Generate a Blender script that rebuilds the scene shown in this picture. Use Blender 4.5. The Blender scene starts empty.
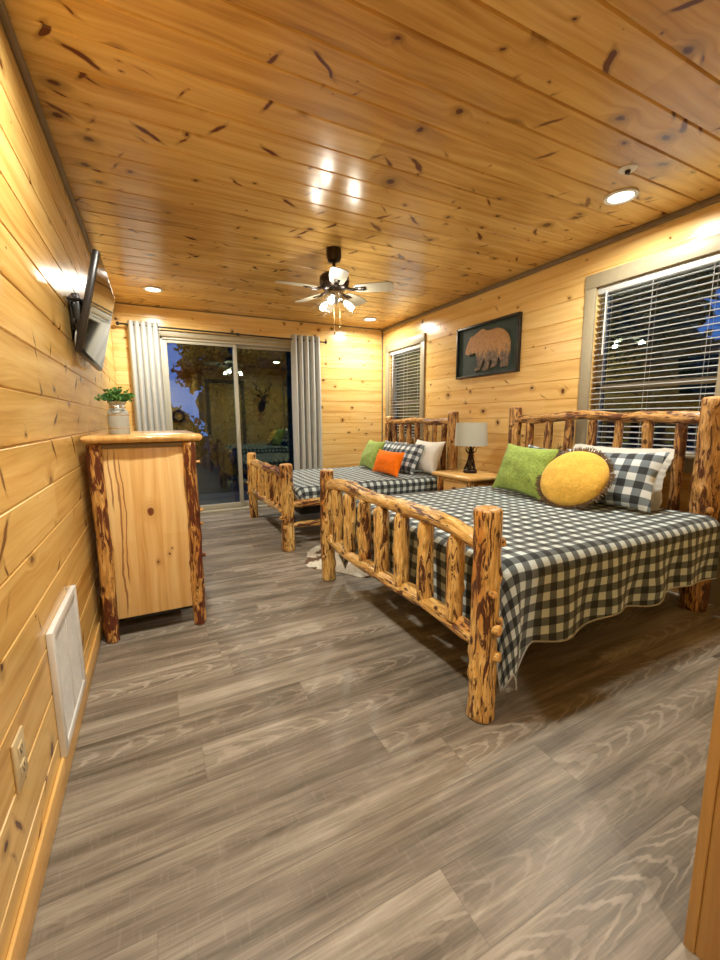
import bpy, bmesh, math, random
from mathutils import Vector, Matrix, noise

random.seed(7)
PI = math.pi
C = bpy.context.scene.collection
sc = bpy.context.scene

# ------------------------------------------------------------------ room numbers
XL, XR = -0.344, 3.058        # left and right wall
YN, YB = 0.34, 5.411          # near wall (right of the entry) and back wall
XH = 0.990                    # right side of the entry hall the camera stands in
YE = -1.7                     # end of the entry hall
H = 2.44

# ------------------------------------------------------------------ camera
cam_d = bpy.data.cameras.new('camera')
cam = bpy.data.objects.new('camera', cam_d)
C.objects.link(cam)
yaw, pitch, roll = 0.459268, 0.146735, -0.0069007
fw = Vector((math.sin(yaw)*math.cos(pitch), math.cos(yaw)*math.cos(pitch), -math.sin(pitch)))
r0 = Vector((math.cos(yaw), -math.sin(yaw), 0))
u0 = r0.cross(fw)
rr = math.cos(roll)*r0 + math.sin(roll)*u0
uu = -math.sin(roll)*r0 + math.cos(roll)*u0
M = Matrix((rr, uu, -fw)).transposed().to_4x4()
M.translation = Vector((0, 0, 1.16045))
cam.matrix_world = M
cam_d.sensor_fit = 'HORIZONTAL'
cam_d.sensor_width = 36
cam_d.lens = 411.135/720*36
cam_d.clip_start = 0.02
sc.camera = cam

# ------------------------------------------------------------------ world (dusk sky) and exposure
w = bpy.data.worlds.new('World'); sc.world = w; w.use_nodes = True
nt = w.node_tree; nt.nodes.clear()
out = nt.nodes.new('ShaderNodeOutputWorld'); bg = nt.nodes.new('ShaderNodeBackground')
tc = nt.nodes.new('ShaderNodeTexCoord'); sp = nt.nodes.new('ShaderNodeSeparateXYZ'); rp = nt.nodes.new('ShaderNodeValToRGB')
nt.links.new(tc.outputs['Generated'], sp.inputs[0]); nt.links.new(sp.outputs['Z'], rp.inputs[0])
rp.color_ramp.elements[0].position = 0.0; rp.color_ramp.elements[0].color = (.06, .19, .58, 1)
rp.color_ramp.elements[1].position = .22; rp.color_ramp.elements[1].color = (.025, .12, .50, 1)
nt.links.new(rp.outputs[0], bg.inputs[0]); bg.inputs[1].default_value = 1.0
nt.links.new(bg.outputs[0], out.inputs[0])

sc.view_settings.view_transform = 'Standard'
sc.view_settings.look = 'None'
sc.view_settings.gamma = 1
sc.view_settings.use_curve_mapping = False
sc.view_settings.exposure = 0.08
P_CAN = 30.0                  # recessed ceiling lights, watts
P_FAN = 4.5                  # each bulb of the fan
WARM = (1.0, .965, .84)

# ------------------------------------------------------------------ object helpers
def tag(o, label=None, cat=None, group=None, kind=None):
    if label: o['label'] = label
    if cat: o['category'] = cat
    if group: o['group'] = group
    if kind: o['kind'] = kind
    return o

def thing(name, label, cat, loc=(0, 0, 0), rotz=0, group=None):
    o = bpy.data.objects.new(name, None); C.objects.link(o)
    o.location = loc; o.rotation_euler = (0, 0, rotz); o.empty_display_size = .05
    return tag(o, label, cat, group)

def obj(name, bm, mats, parent=None, smooth=True, angle=40):
    me = bpy.data.meshes.new(name)
    bm.normal_update()
    bm.to_mesh(me); bm.free()
    for m in (mats if isinstance(mats, (list, tuple)) else [mats]): me.materials.append(m)
    if smooth:
        for p in me.polygons: p.use_smooth = True
        me.set_sharp_from_angle(angle=math.radians(angle))
    o = bpy.data.objects.new(name, me); C.objects.link(o)
    if parent: o.parent = parent
    return o

def struct(name, bm, mats, parent=None, smooth=True):
    o = obj(name, bm, mats, parent, smooth)
    o['kind'] = 'structure'
    return o

def kids(o): return [c for c in bpy.data.objects if c.parent == o]
def dup(root, parent=None):
    r = root.copy(); C.objects.link(r)
    if parent: r.parent = parent
    for ch in kids(root): dup(ch, r)
    return r

def bx(bm, c, s, bev=0.0, rot=None, mi=0, seg=2):
    b2 = bmesh.new()
    bmesh.ops.create_cube(b2, size=1)
    for v in b2.verts: v.co = Vector((v.co.x*s[0], v.co.y*s[1], v.co.z*s[2]))
    if bev: bmesh.ops.bevel(b2, geom=b2.edges[:], offset=bev, segments=seg, affect='EDGES', profile=.5)
    m = Matrix.Translation(c) @ (rot.to_4x4() if rot is not None else Matrix())
    merge(bm, b2, m, mi)

def merge(bm, b2, m=Matrix(), mi=0):
    vm = {}
    for v in b2.verts: vm[v] = bm.verts.new(m @ v.co)
    for f in b2.faces:
        try:
            nf = bm.faces.new([vm[v] for v in f.verts]); nf.material_index = mi
        except ValueError: pass
    b2.free()

def lathe(bm, prof, c=(0, 0, 0), seg=24, mi=0, m=None, caps=True):
    """prof: list of (r, z)"""
    m = m or Matrix.Translation(c)
    rings = []
    for r, z in prof:
        rings.append([bm.verts.new(m @ Vector((max(r, 1e-5)*math.cos(2*PI*k/seg), max(r, 1e-5)*math.sin(2*PI*k/seg), z))) for k in range(seg)])
    for a, b in zip(rings, rings[1:]):
        for k in range(seg):
            f = bm.faces.new((a[k], a[(k+1) % seg], b[(k+1) % seg], b[k])); f.material_index = mi
    if caps:
        for r_, fl in ((rings[0], True), (rings[-1], False)):
            f = bm.faces.new(list(reversed(r_)) if fl else r_); f.material_index = mi
    return rings

def frame_of(t):
    t = t.normalized()
    a = Vector((0, 0, 1)) if abs(t.z) < .9 else Vector((1, 0, 0))
    u = t.cross(a).normalized(); v = t.cross(u).normalized()
    return u, v

def tube(bm, pts, r, seg=8, mi=0, cap=True):
    pts = [Vector(p) for p in pts]; rings = []
    u = None
    for i, p in enumerate(pts):
        t = (pts[min(i+1, len(pts)-1)] - pts[max(i-1, 0)]).normalized()
        if u is None: u, v = frame_of(t)
        else:
            u = (u - t*u.dot(t)).normalized(); v = t.cross(u)
        ri = r[i] if isinstance(r, (list, tuple)) else r
        rings.append([bm.verts.new(p + (u*math.cos(2*PI*k/seg) + v*math.sin(2*PI*k/seg))*ri) for k in range(seg)])
    for a, b in zip(rings, rings[1:]):
        for k in range(seg):
            f = bm.faces.new((a[k], a[(k+1) % seg], b[(k+1) % seg], b[k])); f.material_index = mi
    if cap:
        bm.faces.new(list(reversed(rings[0]))).material_index = mi
        bm.faces.new(rings[-1]).material_index = mi

def catmull(pts, n):
    pts = [Vector(p) for p in pts]
    if len(pts) == 2: return [pts[0].lerp(pts[1], i/n) for i in range(n+1)]
    P = [2*pts[0]-pts[1]] + pts + [2*pts[-1]-pts[-2]]
    outp = []
    m = len(pts)-1
    for i in range(n+1):
        t = i/n*m; k = min(int(t), m-1); t -= k
        a, b, c, d = P[k:k+4]
        outp.append(.5*((2*b) + (c-a)*t + (2*a-5*b+4*c-d)*t*t + (3*b-a-3*c+d)*t**3))
    return outp

def log(bm, pts, r, seed=0, amp=.08, ends=('cut', 'cut'), knots=3, seg=20, step=.022, taper=0.0, fine=.035):
    """a peeled log with knots and knife facets; vertex layer 'lc' keeps wood coordinates, 'endg' marks sawn ends"""
    L = sum((Vector(b)-Vector(a)).length for a, b in zip(pts, pts[1:]))
    n = max(6, int(L/step))
    path = catmull(pts, n)
    rnd = random.Random(seed*131+5)
    lay = bm.verts.layers.float_vector.get('lc') or bm.verts.layers.float_vector.new('lc')
    eg = bm.verts.layers.float.get('endg') or bm.verts.layers.float.new('endg')
    off = Vector((rnd.uniform(-40, 40), rnd.uniform(-40, 40), rnd.uniform(-40, 40)))
    kn = [(rnd.uniform(.08, .92)*L, rnd.uniform(0, 2*PI), rnd.uniform(.5, 1)) for _ in range(knots)]
    st = [i/n*L for i in range(n+1)]
    # (position along path, radius factor, endflag)
    rows = []
    def rad(s):
        f = 1 - taper*s/L
        for e, sgn in ((0, s), (1, L-s)):
            if ends[e] == 'tenon':
                q = sgn/(r*1.15)
                if q < 1.0:
                    t = max(0, (q-.25)/.75)
                    f *= .42 + .58*math.sqrt(max(0, 1-(1-t)**2))
            elif ends[e] == 'thin':
                q = sgn/(r*2.6)
                if q < 1: f *= .55 + .45*math.sin(q*PI/2)
        return f
    rows.append((0, 0, .0, 1)); rows.append((0, 0, .55, 1)); rows.append((0, 0, .86, 1)); 
    for i in range(n+1): rows.append((i, st[i], 1.0, 0))
    rows.append((n, L, .86, 1)); rows.append((n, L, .55, 1)); rows.append((n, L, .0, 1))
    u = None; prev = None; rings = []
    for ri, (i, s, f, e) in enumerate(rows):
        t = (path[min(i+1, n)] - path[max(i-1, 0)]).normalized()
        if u is None: u, v = frame_of(t)
        else:
            u = (u - t*u.dot(t)).normalized(); v = t.cross(u)
        rs = r*rad(s)
        push = 0
        if e: # dome the sawn end slightly
            push = (r*.16*(1-f*f) + r*.12)*(-1 if ri < 3 else 1)
        ring = []
        for k in range(seg):
            th = 2*PI*k/seg
            cs, sn = math.cos(th), math.sin(th)
            q = Vector((cs*1.1, sn*1.1, s*5.0)) + off
            d = noise.noise(q)*amp*2.0 + noise.noise(q*3.1)*fine*1.6 + noise.noise(Vector((cs*2.6, sn*2.6, s*9))+off)*fine*1.3
            R_ = rs*(1+d)
            for ks, kt, ka in kn:
                dt = (th-kt+PI) % (2*PI)-PI
                g = ((s-ks)**2 + (dt*r)**2)/(.45*r)**2
                if g < 5: R_ += r*.30*ka*math.exp(-g)
            if e: R_ *= f
            p = path[i] + (u*cs + v*sn)*R_ + t*push
            vv = bm.verts.new(p)
            vv[lay] = Vector((cs*R_, sn*R_, s)) + off
            vv[eg] = e
            ring.append(vv)
        rings.append(ring)
    for a, b in zip(rings, rings[1:]):
        for k in range(seg):
            bm.faces.new((a[k], a[(k+1) % seg], b[(k+1) % seg], b[k]))
    bm.faces.new(list(reversed(rings[0]))); bm.faces.new(rings[-1])

def new(): return bmesh.new()

# ------------------------------------------------------------------ material helpers
class NT:
    def __init__(s, name):
        s.m = bpy.data.materials.new(name); s.m.use_nodes = True
        s.t = s.m.node_tree; s.b = s.t.nodes['Principled BSDF']; s.o = s.t.nodes['Material Output']
    def n(s, typ, **kw):
        nd = s.t.nodes.new(typ)
        for k, v in kw.items():
            if k.startswith('i_'): nd.inputs[int(k[2:]) if k[2:].isdigit() else k[2:]].default_value = v
            else: setattr(nd, k, v)
        return nd
    def l(s, a, b): s.t.links.new(a, b)
    def val(s, x, inp):
        if hasattr(x, 'is_output') or hasattr(x, 'links'): s.l(x, inp)
        else: inp.default_value = x
    def math(s, op, a, b=None, c=None, clamp=False):
        nd = s.t.nodes.new('ShaderNodeMath'); nd.operation = op; nd.use_clamp = clamp
        s.val(a, nd.inputs[0])
        if b is not None: s.val(b, nd.inputs[1])
        if c is not None: s.val(c, nd.inputs[2])
        return nd.outputs[0]
    def comb(s, x, y, z):
        nd = s.t.nodes.new('ShaderNodeCombineXYZ')
        for v, i in zip((x, y, z), nd.inputs): s.val(v, i)
        return nd.outputs[0]
    def noise(s, vec, scale=1, detail=2, rough=.5, dist=0):
        nd = s.t.nodes.new('ShaderNodeTexNoise'); s.l(vec, nd.inputs['Vector'])
        nd.inputs['Scale'].default_value = scale; nd.inputs['Detail'].default_value = detail
        nd.inputs['Roughness'].default_value = rough; nd.inputs['Distortion'].default_value = dist
        return nd.outputs[0]
    def ramp(s, fac, stops, interp='LINEAR'):
        nd = s.t.nodes.new('ShaderNodeValToRGB'); s.l(fac, nd.inputs[0]); cr = nd.color_ramp; cr.interpolation = interp
        while len(cr.elements) < len(stops): cr.elements.new(.5)
        for e, (p, c) in zip(cr.elements, stops):
            e.position = p; e.color = (c[0], c[1], c[2], 1) if hasattr(c, '__len__') else (c, c, c, 1)
        return nd.outputs[0]
    def sstep(s, x, a, b, inv=False):
        nd = s.t.nodes.new('ShaderNodeMapRange'); nd.interpolation_type = 'SMOOTHSTEP'
        s.val(x, nd.inputs[0]); nd.inputs[1].default_value = a; nd.inputs[2].default_value = b
        nd.inputs[3].default_value = 1 if inv else 0; nd.inputs[4].default_value = 0 if inv else 1
        return nd.outputs[0]
    def mix(s, f, a, b, mode='MIX'):
        nd = s.t.nodes.new('ShaderNodeMix'); nd.data_type = 'RGBA'; nd.blend_type = mode
        s.val(f, nd.inputs[0])
        for x, i in ((a, nd.inputs[6]), (b, nd.inputs[7])):
            if hasattr(x, 'links'): s.l(x, i)
            else: i.default_value = (x[0], x[1], x[2], 1)
        return nd.outputs[2]
    def bump(s, h, strength=.3, dist=.002):
        nd = s.t.nodes.new('ShaderNodeBump'); s.l(h, nd.inputs['Height'])
        nd.inputs['Strength'].default_value = strength; nd.inputs['Distance'].default_value = dist
        s.l(nd.outputs[0], s.b.inputs['Normal'])

def plain(name, col, rough=.5, metal=0.0, spec=.5, noise_amt=.06, scale=30, emit=None, es=0, bump=0):
    m = NT(name)
    tcn = m.n('ShaderNodeTexCoord').outputs['Object']
    f = m.noise(tcn, scale, 3)
    d = tuple(max(0, c*(1-noise_amt*2)) for c in col); b = tuple(min(1, c*(1+noise_amt)) for c in col)
    m.l(m.ramp(f, [(.3, d), (.7, b)]), m.b.inputs['Base Color'])
    m.b.inputs['Roughness'].default_value = rough; m.b.inputs['Metallic'].default_value = metal
    m.b.inputs['Specular IOR Level'].default_value = spec
    if bump: m.bump(f, bump, .003)
    if emit:
        m.b.inputs['Emission Color'].default_value = (*emit, 1); m.b.inputs['Emission Strength'].default_value = es
    return m.m

def pine(name, ua, va, width, phase, light=(.78, .50, .20), mid=(.66, .36, .115), deep=(.50, .235, .06), rough=.22,
         knot=(.10, .028, .010), knot_cell=.30, kmax=.020, spike=True, tone=.5, single=False, knots=(), streaks=(), spk=.10, spt=.87):
    m = NT(name)
    pos = m.n('ShaderNodeTexCoord').outputs['Object']
    s = m.n('ShaderNodeSeparateXYZ'); m.l(pos, s.inputs[0])
    u = s.outputs[ua]; v = s.outputs[va]
    if single: bid = m.math('MULTIPLY', u, 0.0)
    else: bid = m.math('FLOOR', m.math('DIVIDE', m.math('SUBTRACT', v, phase), width))
    wn = m.n('ShaderNodeTexWhiteNoise', noise_dimensions='1D'); m.l(m.math('ADD', bid, 37.3), wn.inputs['W'])
    r1 = wn.outputs['Value']
    us = m.math('ADD', u, m.math('MULTIPLY', r1, 3.7))
    seg = m.math('FLOOR', m.math('DIVIDE', us, 4.6))
    wn2 = m.n('ShaderNodeTexWhiteNoise', noise_dimensions='2D'); m.l(m.comb(bid, seg, 0), wn2.inputs['Vector'])
    r2 = wn2.outputs['Value']
    z = m.math('ADD', m.math('MULTIPLY', bid, 5.31), m.math('MULTIPLY', seg, .0))
    # warp so the cells and knots are irregular
    wrp = m.noise(m.comb(m.math('MULTIPLY', us, 5), m.math('MULTIPLY', v, 9), z), 1, 2)
    wr = m.math('MULTIPLY', m.math('SUBTRACT', wrp, .5), .10)
    # knots
    def vor(x, y, rand=1.0):
        nd = m.n('ShaderNodeTexVoronoi', voronoi_dimensions='2D', feature='F1'); nd.inputs['Scale'].default_value = 1
        nd.inputs['Randomness'].default_value = rand
        m.l(m.comb(x, y, 0.5), nd.inputs['Vector']); return nd
    c = knot_cell
    k = vor(m.math('DIVIDE', m.math('ADD', us, m.math('MULTIPLY', bid, 3.17)), c), m.math('DIVIDE', m.math('ADD', v, wr), c*.8))
    ks = m.n('ShaderNodeSeparateColor'); m.l(k.outputs['Color'], ks.inputs[0])
    size = m.math('ADD', .0015, m.math('MULTIPLY', m.math('POWER', ks.outputs[0], 2.0), kmax))
    dk = m.math('MULTIPLY', k.outputs['Distance'], c)
    # fine ragged outline
    rag = m.math('MULTIPLY', m.math('SUBTRACT', m.noise(m.comb(m.math('MULTIPLY', u, 60), m.math('MULTIPLY', v, 60), z), 1, 2), .5), .012)
    dk2 = m.math('ADD', dk, rag)
    rel = m.math('DIVIDE', dk2, size)
    kmask = m.sstep(rel, .55, 1.15, True)
    khalo = m.sstep(rel, .8, 3.2, True)
    curve = m.math('MULTIPLY', m.sstep(rel, .0, 5.0, True), m.math('MULTIPLY', size, 2.2))
    # grain
    vg = m.math('ADD', v, m.math('ADD', curve, m.math('MULTIPLY', m.math('SUBTRACT', m.noise(m.comb(m.math('MULTIPLY', us, 1.3), m.math('MULTIPLY', v, 5), z), 1, 2), .5), .09)))
    g1 = m.noise(m.comb(m.math('MULTIPLY', us, 1.1), m.math('MULTIPLY', vg, 26), z), 1, 3, .6)
    g2 = m.noise(m.comb(m.math('MULTIPLY', us, 4), m.math('MULTIPLY', vg, 150), z), 1, 2, .6)
    blotch = m.noise(m.comb(m.math('MULTIPLY', us, 2.2), m.math('MULTIPLY', v, 6), z), 1, 2)
    g = m.math('ADD', m.math('MULTIPLY', g1, .62), m.math('ADD', m.math('MULTIPLY', g2, .16), m.math('MULTIPLY', blotch, .22)))
    g = m.math('ADD', g, m.math('MULTIPLY', m.math('SUBTRACT', r2, .5), .16*tone*2))
    col = m.ramp(g, [(.30, deep), (.47, mid), (.66, light)])
    col = m.mix(m.math('MULTIPLY', khalo, .55), col, tuple(.55*a for a in deep))
    if spike:
        # long pitch streaks and spike knots, slanting across the boards
        for (ang, cu, cv, th, sd) in ((.62, 1.0, .21, .030, 3.1), (-1.05, .85, .20, .028, 9.7)):
            ca, sa = math.cos(ang), math.sin(ang)
            x = m.math('ADD', m.math('MULTIPLY', us, ca), m.math('MULTIPLY', v, sa))
            y = m.math('ADD', m.math('MULTIPLY', us, -sa), m.math('MULTIPLY', m.math('ADD', v, wr), ca))
            q = vor(m.math('DIVIDE', m.math('ADD', x, sd), cu*.36), m.math('DIVIDE', m.math('ADD', y, m.math('MULTIPLY', bid, 1.9)), cv*.30))
            qs = m.n('ShaderNodeSeparateColor'); m.l(q.outputs['Color'], qs.inputs[0])
            thr = m.math('MULTIPLY', m.math('MAXIMUM', m.math('SUBTRACT', qs.outputs[1], spt-.01), 0.0), spk*9)
            sm = m.sstep(m.math('SUBTRACT', m.math('ADD', q.outputs['Distance'], m.math('MULTIPLY', rag, 2.5)), thr), -.02, .012, True)
            hl = m.sstep(m.math('SUBTRACT', m.math('ADD', q.outputs['Distance'], m.math('MULTIPLY', rag, 2.5)), thr), .0, .14, True)
            col = m.mix(m.math('MULTIPLY', m.math('MULTIPLY', hl, .5), m.math('GREATER_THAN', qs.outputs[1], spt)), col, tuple(.6*a for a in deep))
            col = m.mix(m.math('MULTIPLY', sm, m.math('GREATER_THAN', qs.outputs[1], spt)), col, tuple(1.3*a for a in knot))
    col = m.mix(kmask, col, knot)
    for (ku, kv, kr) in knots:      # single knots that this board has
        dx = m.math('MULTIPLY', m.math('SUBTRACT', u, ku), .72); dy = m.math('SUBTRACT', m.math('ADD', v, m.math('MULTIPLY', rag, .6)), kv)
        d = m.math('SQRT', m.math('ADD', m.math('MULTIPLY', dx, dx), m.math('MULTIPLY', dy, dy)))
        rg_ = m.math('ADD', .5, m.math('MULTIPLY', m.math('SINE', m.math('MULTIPLY', d, 520)), .5))
        col = m.mix(m.math('MULTIPLY', m.sstep(d, kr*1.0, kr*3.4, True), m.math('ADD', .25, m.math('MULTIPLY', rg_, .35))), col, tuple(.8*a for a in deep))
        col = m.mix(m.sstep(d, kr*.55, kr*1.05, True), col, knot)
    for (sv, ua_, ub_, sw, amp_) in streaks:   # long dark streaks along the grain
        wv = m.math('MULTIPLY', m.math('SUBTRACT', m.noise(m.comb(m.math('MULTIPLY', u, 4.0), sv*9, 3.3), 1, 3), .5), amp_)
        dd = m.math('ABSOLUTE', m.math('SUBTRACT', m.math('SUBTRACT', v, sv), wv))
        wd = m.math('MULTIPLY', m.noise(m.comb(m.math('MULTIPLY', u, 9), sv*5, 1.0), 1, 2), sw*2)
        msk = m.math('MULTIPLY', m.math('LESS_THAN', dd, wd), m.math('MULTIPLY', m.sstep(u, ua_, ua_+.08), m.sstep(u, ub_-.08, ub_, True)))
        col = m.mix(m.math('MULTIPLY', msk, .75), col, tuple(1.5*a for a in knot))
    m.l(col, m.b.inputs['Base Color'])
    m.b.inputs['Roughness'].default_value = rough
    rg = m.math('ADD', rough, m.math('MULTIPLY', g1, .08)); m.l(rg, m.b.inputs['Roughness'])
    m.b.inputs['Specular IOR Level'].default_value = .5
    m.bump(g2, .10, .001)
    return m.m

def logwood(name, honey=(.66, .385, .105), pale=(.84, .60, .24), dark=(.060, .020, .008), cover=.5, rough=.28):
    m = NT(name)
    a = m.n('ShaderNodeAttribute', attribute_name='lc').outputs['Vector']
    e = m.n('ShaderNodeAttribute', attribute_name='endg').outputs['Fac']
    s = m.n('ShaderNodeSeparateXYZ'); m.l(a, s.inputs[0])
    X, Y, Z = s.outputs
    v1 = m.comb(m.math('MULTIPLY', X, 34), m.math('MULTIPLY', Y, 34), m.math('MULTIPLY', Z, 6.5))
    v2 = m.comb(m.math('MULTIPLY', X, 85), m.math('MULTIPLY', Y, 85), m.math('MULTIPLY', Z, 11))
    n1 = m.noise(v1, 1, 5, .65, 1.4)
    n2 = m.noise(v2, 1, 3, .6, .3)
    base = m.ramp(n2, [(.32, tuple(c*.55 for c in honey)), (.48, honey), (.64, pale)])
    big = m.noise(m.comb(m.math('MULTIPLY', X, 9), m.math('MULTIPLY', Y, 9), m.math('MULTIPLY', Z, 2.4)), 1, 2)
    base = m.mix(m.sstep(big, .50, .72), base, tuple(c*k for c, k in zip(honey, (.80, .58, .42))))
    msk = m.math('ADD', m.math('MULTIPLY', n1, .75), m.math('MULTIPLY', n2, .25))
    lo = .60-.12*cover
    bark = m.sstep(m.math('ADD', msk, m.math('MULTIPLY', m.math('SUBTRACT', big, .5), .35)), lo, lo+.045)
    col = m.mix(bark, base, m.ramp(n2, [(.35, dark), (.7, tuple(2.1*c for c in dark))]))
    # small dark branch knots
    vo = m.n('ShaderNodeTexVoronoi', feature='F1'); m.l(m.comb(m.math('MULTIPLY', X, 9), m.math('MULTIPLY', Y, 9), m.math('MULTIPLY', Z, 7)), vo.inputs['Vector'])
    vo.inputs['Scale'].default_value = 1
    col = m.mix(m.sstep(vo.outputs['Distance'], .10, .17, True), col, dark)
    endc = m.mix(m.sstep(n2, .4, .7), (.72, .42, .15), (.60, .30, .09))
    col = m.mix(m.math('MULTIPLY', e, .75), col, endc)
    m.l(col, m.b.inputs['Base Color'])
    m.b.inputs['Roughness'].default_value = rough
    m.bump(m.math('ADD', n2, m.math('SUBTRACT', m.math('MULTIPLY', n1, .8), m.math('MULTIPLY', bark, .5))), .6, .006)
    return m.m

def lvp(name):
    m = NT(name)
    pos = m.n('ShaderNodeTexCoord').outputs['Object']
    s = m.n('ShaderNodeSeparateXYZ'); m.l(pos, s.inputs[0]); x, y = s.outputs[0], s.outputs[1]
    W, LN = .182, 1.22
    row = m.math('FLOOR', m.math('DIVIDE', y, W))
    wn = m.n('ShaderNodeTexWhiteNoise', noise_dimensions='1D'); m.l(m.math('ADD', row, 11.7), wn.inputs['W'])
    xs = m.math('ADD', x, m.math('MULTIPLY', wn.outputs['Value'], 5.1))
    col_i = m.math('FLOOR', m.math('DIVIDE', xs, LN))
    wn2 = m.n('ShaderNodeTexWhiteNoise', noise_dimensions='2D'); m.l(m.comb(row, col_i, 0), wn2.inputs['Vector'])
    r2 = wn2.outputs['Value']
    id_ = m.math('ADD', m.math('MULTIPLY', row, 3.1), m.math('MULTIPLY', col_i, 7.7))
    yl = m.math('SUBTRACT', m.math('FRACT', m.math('DIVIDE', y, W)), .5)
    xl = m.math('SUBTRACT', m.math('FRACT', m.math('DIVIDE', xs, LN)), .5)
    warp = m.noise(m.comb(m.math('MULTIPLY', xs, 3), m.math('MULTIPLY', y, 12), id_), 1, 3)
    # cathedral figure
    yc = m.math('ADD', yl, m.math('MULTIPLY', m.math('SUBTRACT', r2, .5), .5))
    ph = m.math('ADD', m.math('MULTIPLY', m.math('MULTIPLY', yc, yc), 22), m.math('ADD', m.math('MULTIPLY', xl, 13), m.math('ADD', m.math('MULTIPLY', warp, 3.0), m.math('MULTIPLY', m.noise(m.comb(m.math('MULTIPLY', xs, 14), m.math('MULTIPLY', y, 50), id_), 1, 2), 1.3))))
    ring = m.math('SINE', m.math('MULTIPLY', ph, 5.2))
    bl = m.noise(m.comb(m.math('MULTIPLY', xs, 1.4), m.math('MULTIPLY', y, 9), id_), 1, 3)
    sel = m.n('ShaderNodeTexWhiteNoise', noise_dimensions='2D'); m.l(m.comb(m.math('ADD', row, 50.5), col_i, 0), sel.inputs['Vector'])
    ringm = m.math('MULTIPLY', m.math('MULTIPLY', m.sstep(ring, .35, 1.0), m.sstep(m.math('ABSOLUTE', yc), .16, .36, True)), m.math('MULTIPLY', m.sstep(sel.outputs['Value'], .10, .5), m.sstep(bl, .30, .60)))
    g1 = m.noise(m.comb(m.math('MULTIPLY', xs, 1.6), m.math('MULTIPLY', y, 34), id_), 1, 4, .62)
    g2 = m.noise(m.comb(m.math('MULTIPLY', xs, 9), m.math('MULTIPLY', y, 210), id_), 1, 2, .6)
    saw = m.noise(m.comb(m.math('MULTIPLY', xs, 110), m.math('MULTIPLY', y, 16), id_), 1, 2)
    g = m.math('ADD', m.math('MULTIPLY', g1, .42), m.math('ADD', m.math('MULTIPLY', bl, .40), m.math('MULTIPLY', g2, .18)))
    g = m.math('ADD', g, m.math('MULTIPLY', m.math('SUBTRACT', r2, .5), .08))
    c = m.ramp(g, [(.37, (.088, .072, .052)), (.47, (.170, .144, .110)), (.56, (.265, .230, .182)), (.66, (.40, .36, .295))])
    c = m.mix(m.math('MULTIPLY', ringm, .62), c, (.44, .39, .325))
    c = m.mix(m.math('MULTIPLY', m.sstep(saw, .56, .74), .12), c, (.42, .37, .32))
    ed = m.math('GREATER_THAN', m.math('ABSOLUTE', yl), .4915)
    ex = m.math('GREATER_THAN', m.math('ABSOLUTE', xl), .4985)
    seam = m.math('MAXIMUM', ed, m.math('MULTIPLY', ex, .5))
    c = m.mix(m.math('MULTIPLY', seam, .38), c, (.05, .038, .03))
    m.l(c, m.b.inputs['Base Color'])
    m.l(m.math('ADD', .34, m.math('MULTIPLY', g1, .18)), m.b.inputs['Roughness'])
    m.b.inputs['Specular IOR Level'].default_value = .45
    m.bump(m.math('SUBTRACT', m.math('MULTIPLY', g2, .5), seam), .25, .0012)
    return m.m

def gingham(name, period=.074, black=(.010, .013, .016), greyc=(.115, .14, .15), light=(.62, .72, .73), rot=0.0):
    m = NT(name)
    uv = m.n('ShaderNodeUVMap').outputs[0]
    s = m.n('ShaderNodeSeparateXYZ'); m.l(uv, s.inputs[0])
    a, b = s.outputs[0], s.outputs[1]
    def chk(x):
        f = m.math('FRACT', m.math('DIVIDE', x, period))
        e = m.sstep(m.math('ABSOLUTE', m.math('SUBTRACT', f, .5)), .235, .265)
        return e
    ca, cb = chk(a), chk(b)
    wv = m.n('ShaderNodeTexWave', wave_type='BANDS', bands_direction='DIAGONAL'); m.l(uv, wv.inputs[0]); wv.inputs['Scale'].default_value = 260
    wn = m.noise(uv, 420, 2)
    sm = m.math('ADD', ca, cb)
    # twill mix where black crosses white
    c1 = m.ramp(m.math('MULTIPLY', sm, .5), [(0, black), (.5, greyc), (1, light)])
    c1 = m.mix(m.math('MULTIPLY', m.math('SUBTRACT', wn, .35, clamp=True), .5), c1, tuple(.45*x for x in light), 'MIX')
    m.l(c1, m.b.inputs['Base Color'])
    m.b.inputs['Roughness'].default_value = .85; m.b.inputs['Specular IOR Level'].default_value = .2
    m.b.inputs['Sheen Weight'].default_value = .15
    m.bump(wn, .35, .001)
    return m.m

def fabric(name, col, scale=120, bump=.5, sheen=.4, var=.18, dist=.003, low=8):
    m = NT(name)
    tcn = m.n('ShaderNodeTexCoord').outputs['Object']
    f = m.noise(tcn, scale, 3, .6); g = m.noise(tcn, low, 3, .6)
    h = m.math('ADD', m.math('MULTIPLY', f, .6), m.math('MULTIPLY', g, .4))
    m.l(m.ramp(h, [(.3, tuple(c*(1-var*2) for c in col)), (.7, tuple(min(1, c*(1+var)) for c in col))]), m.b.inputs['Base Color'])
    m.b.inputs['Roughness'].default_value = .9; m.b.inputs['Specular IOR Level'].default_value = .15
    m.b.inputs['Sheen Weight'].default_value = sheen
    m.bump(f, bump, dist)
    return m.m

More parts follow.
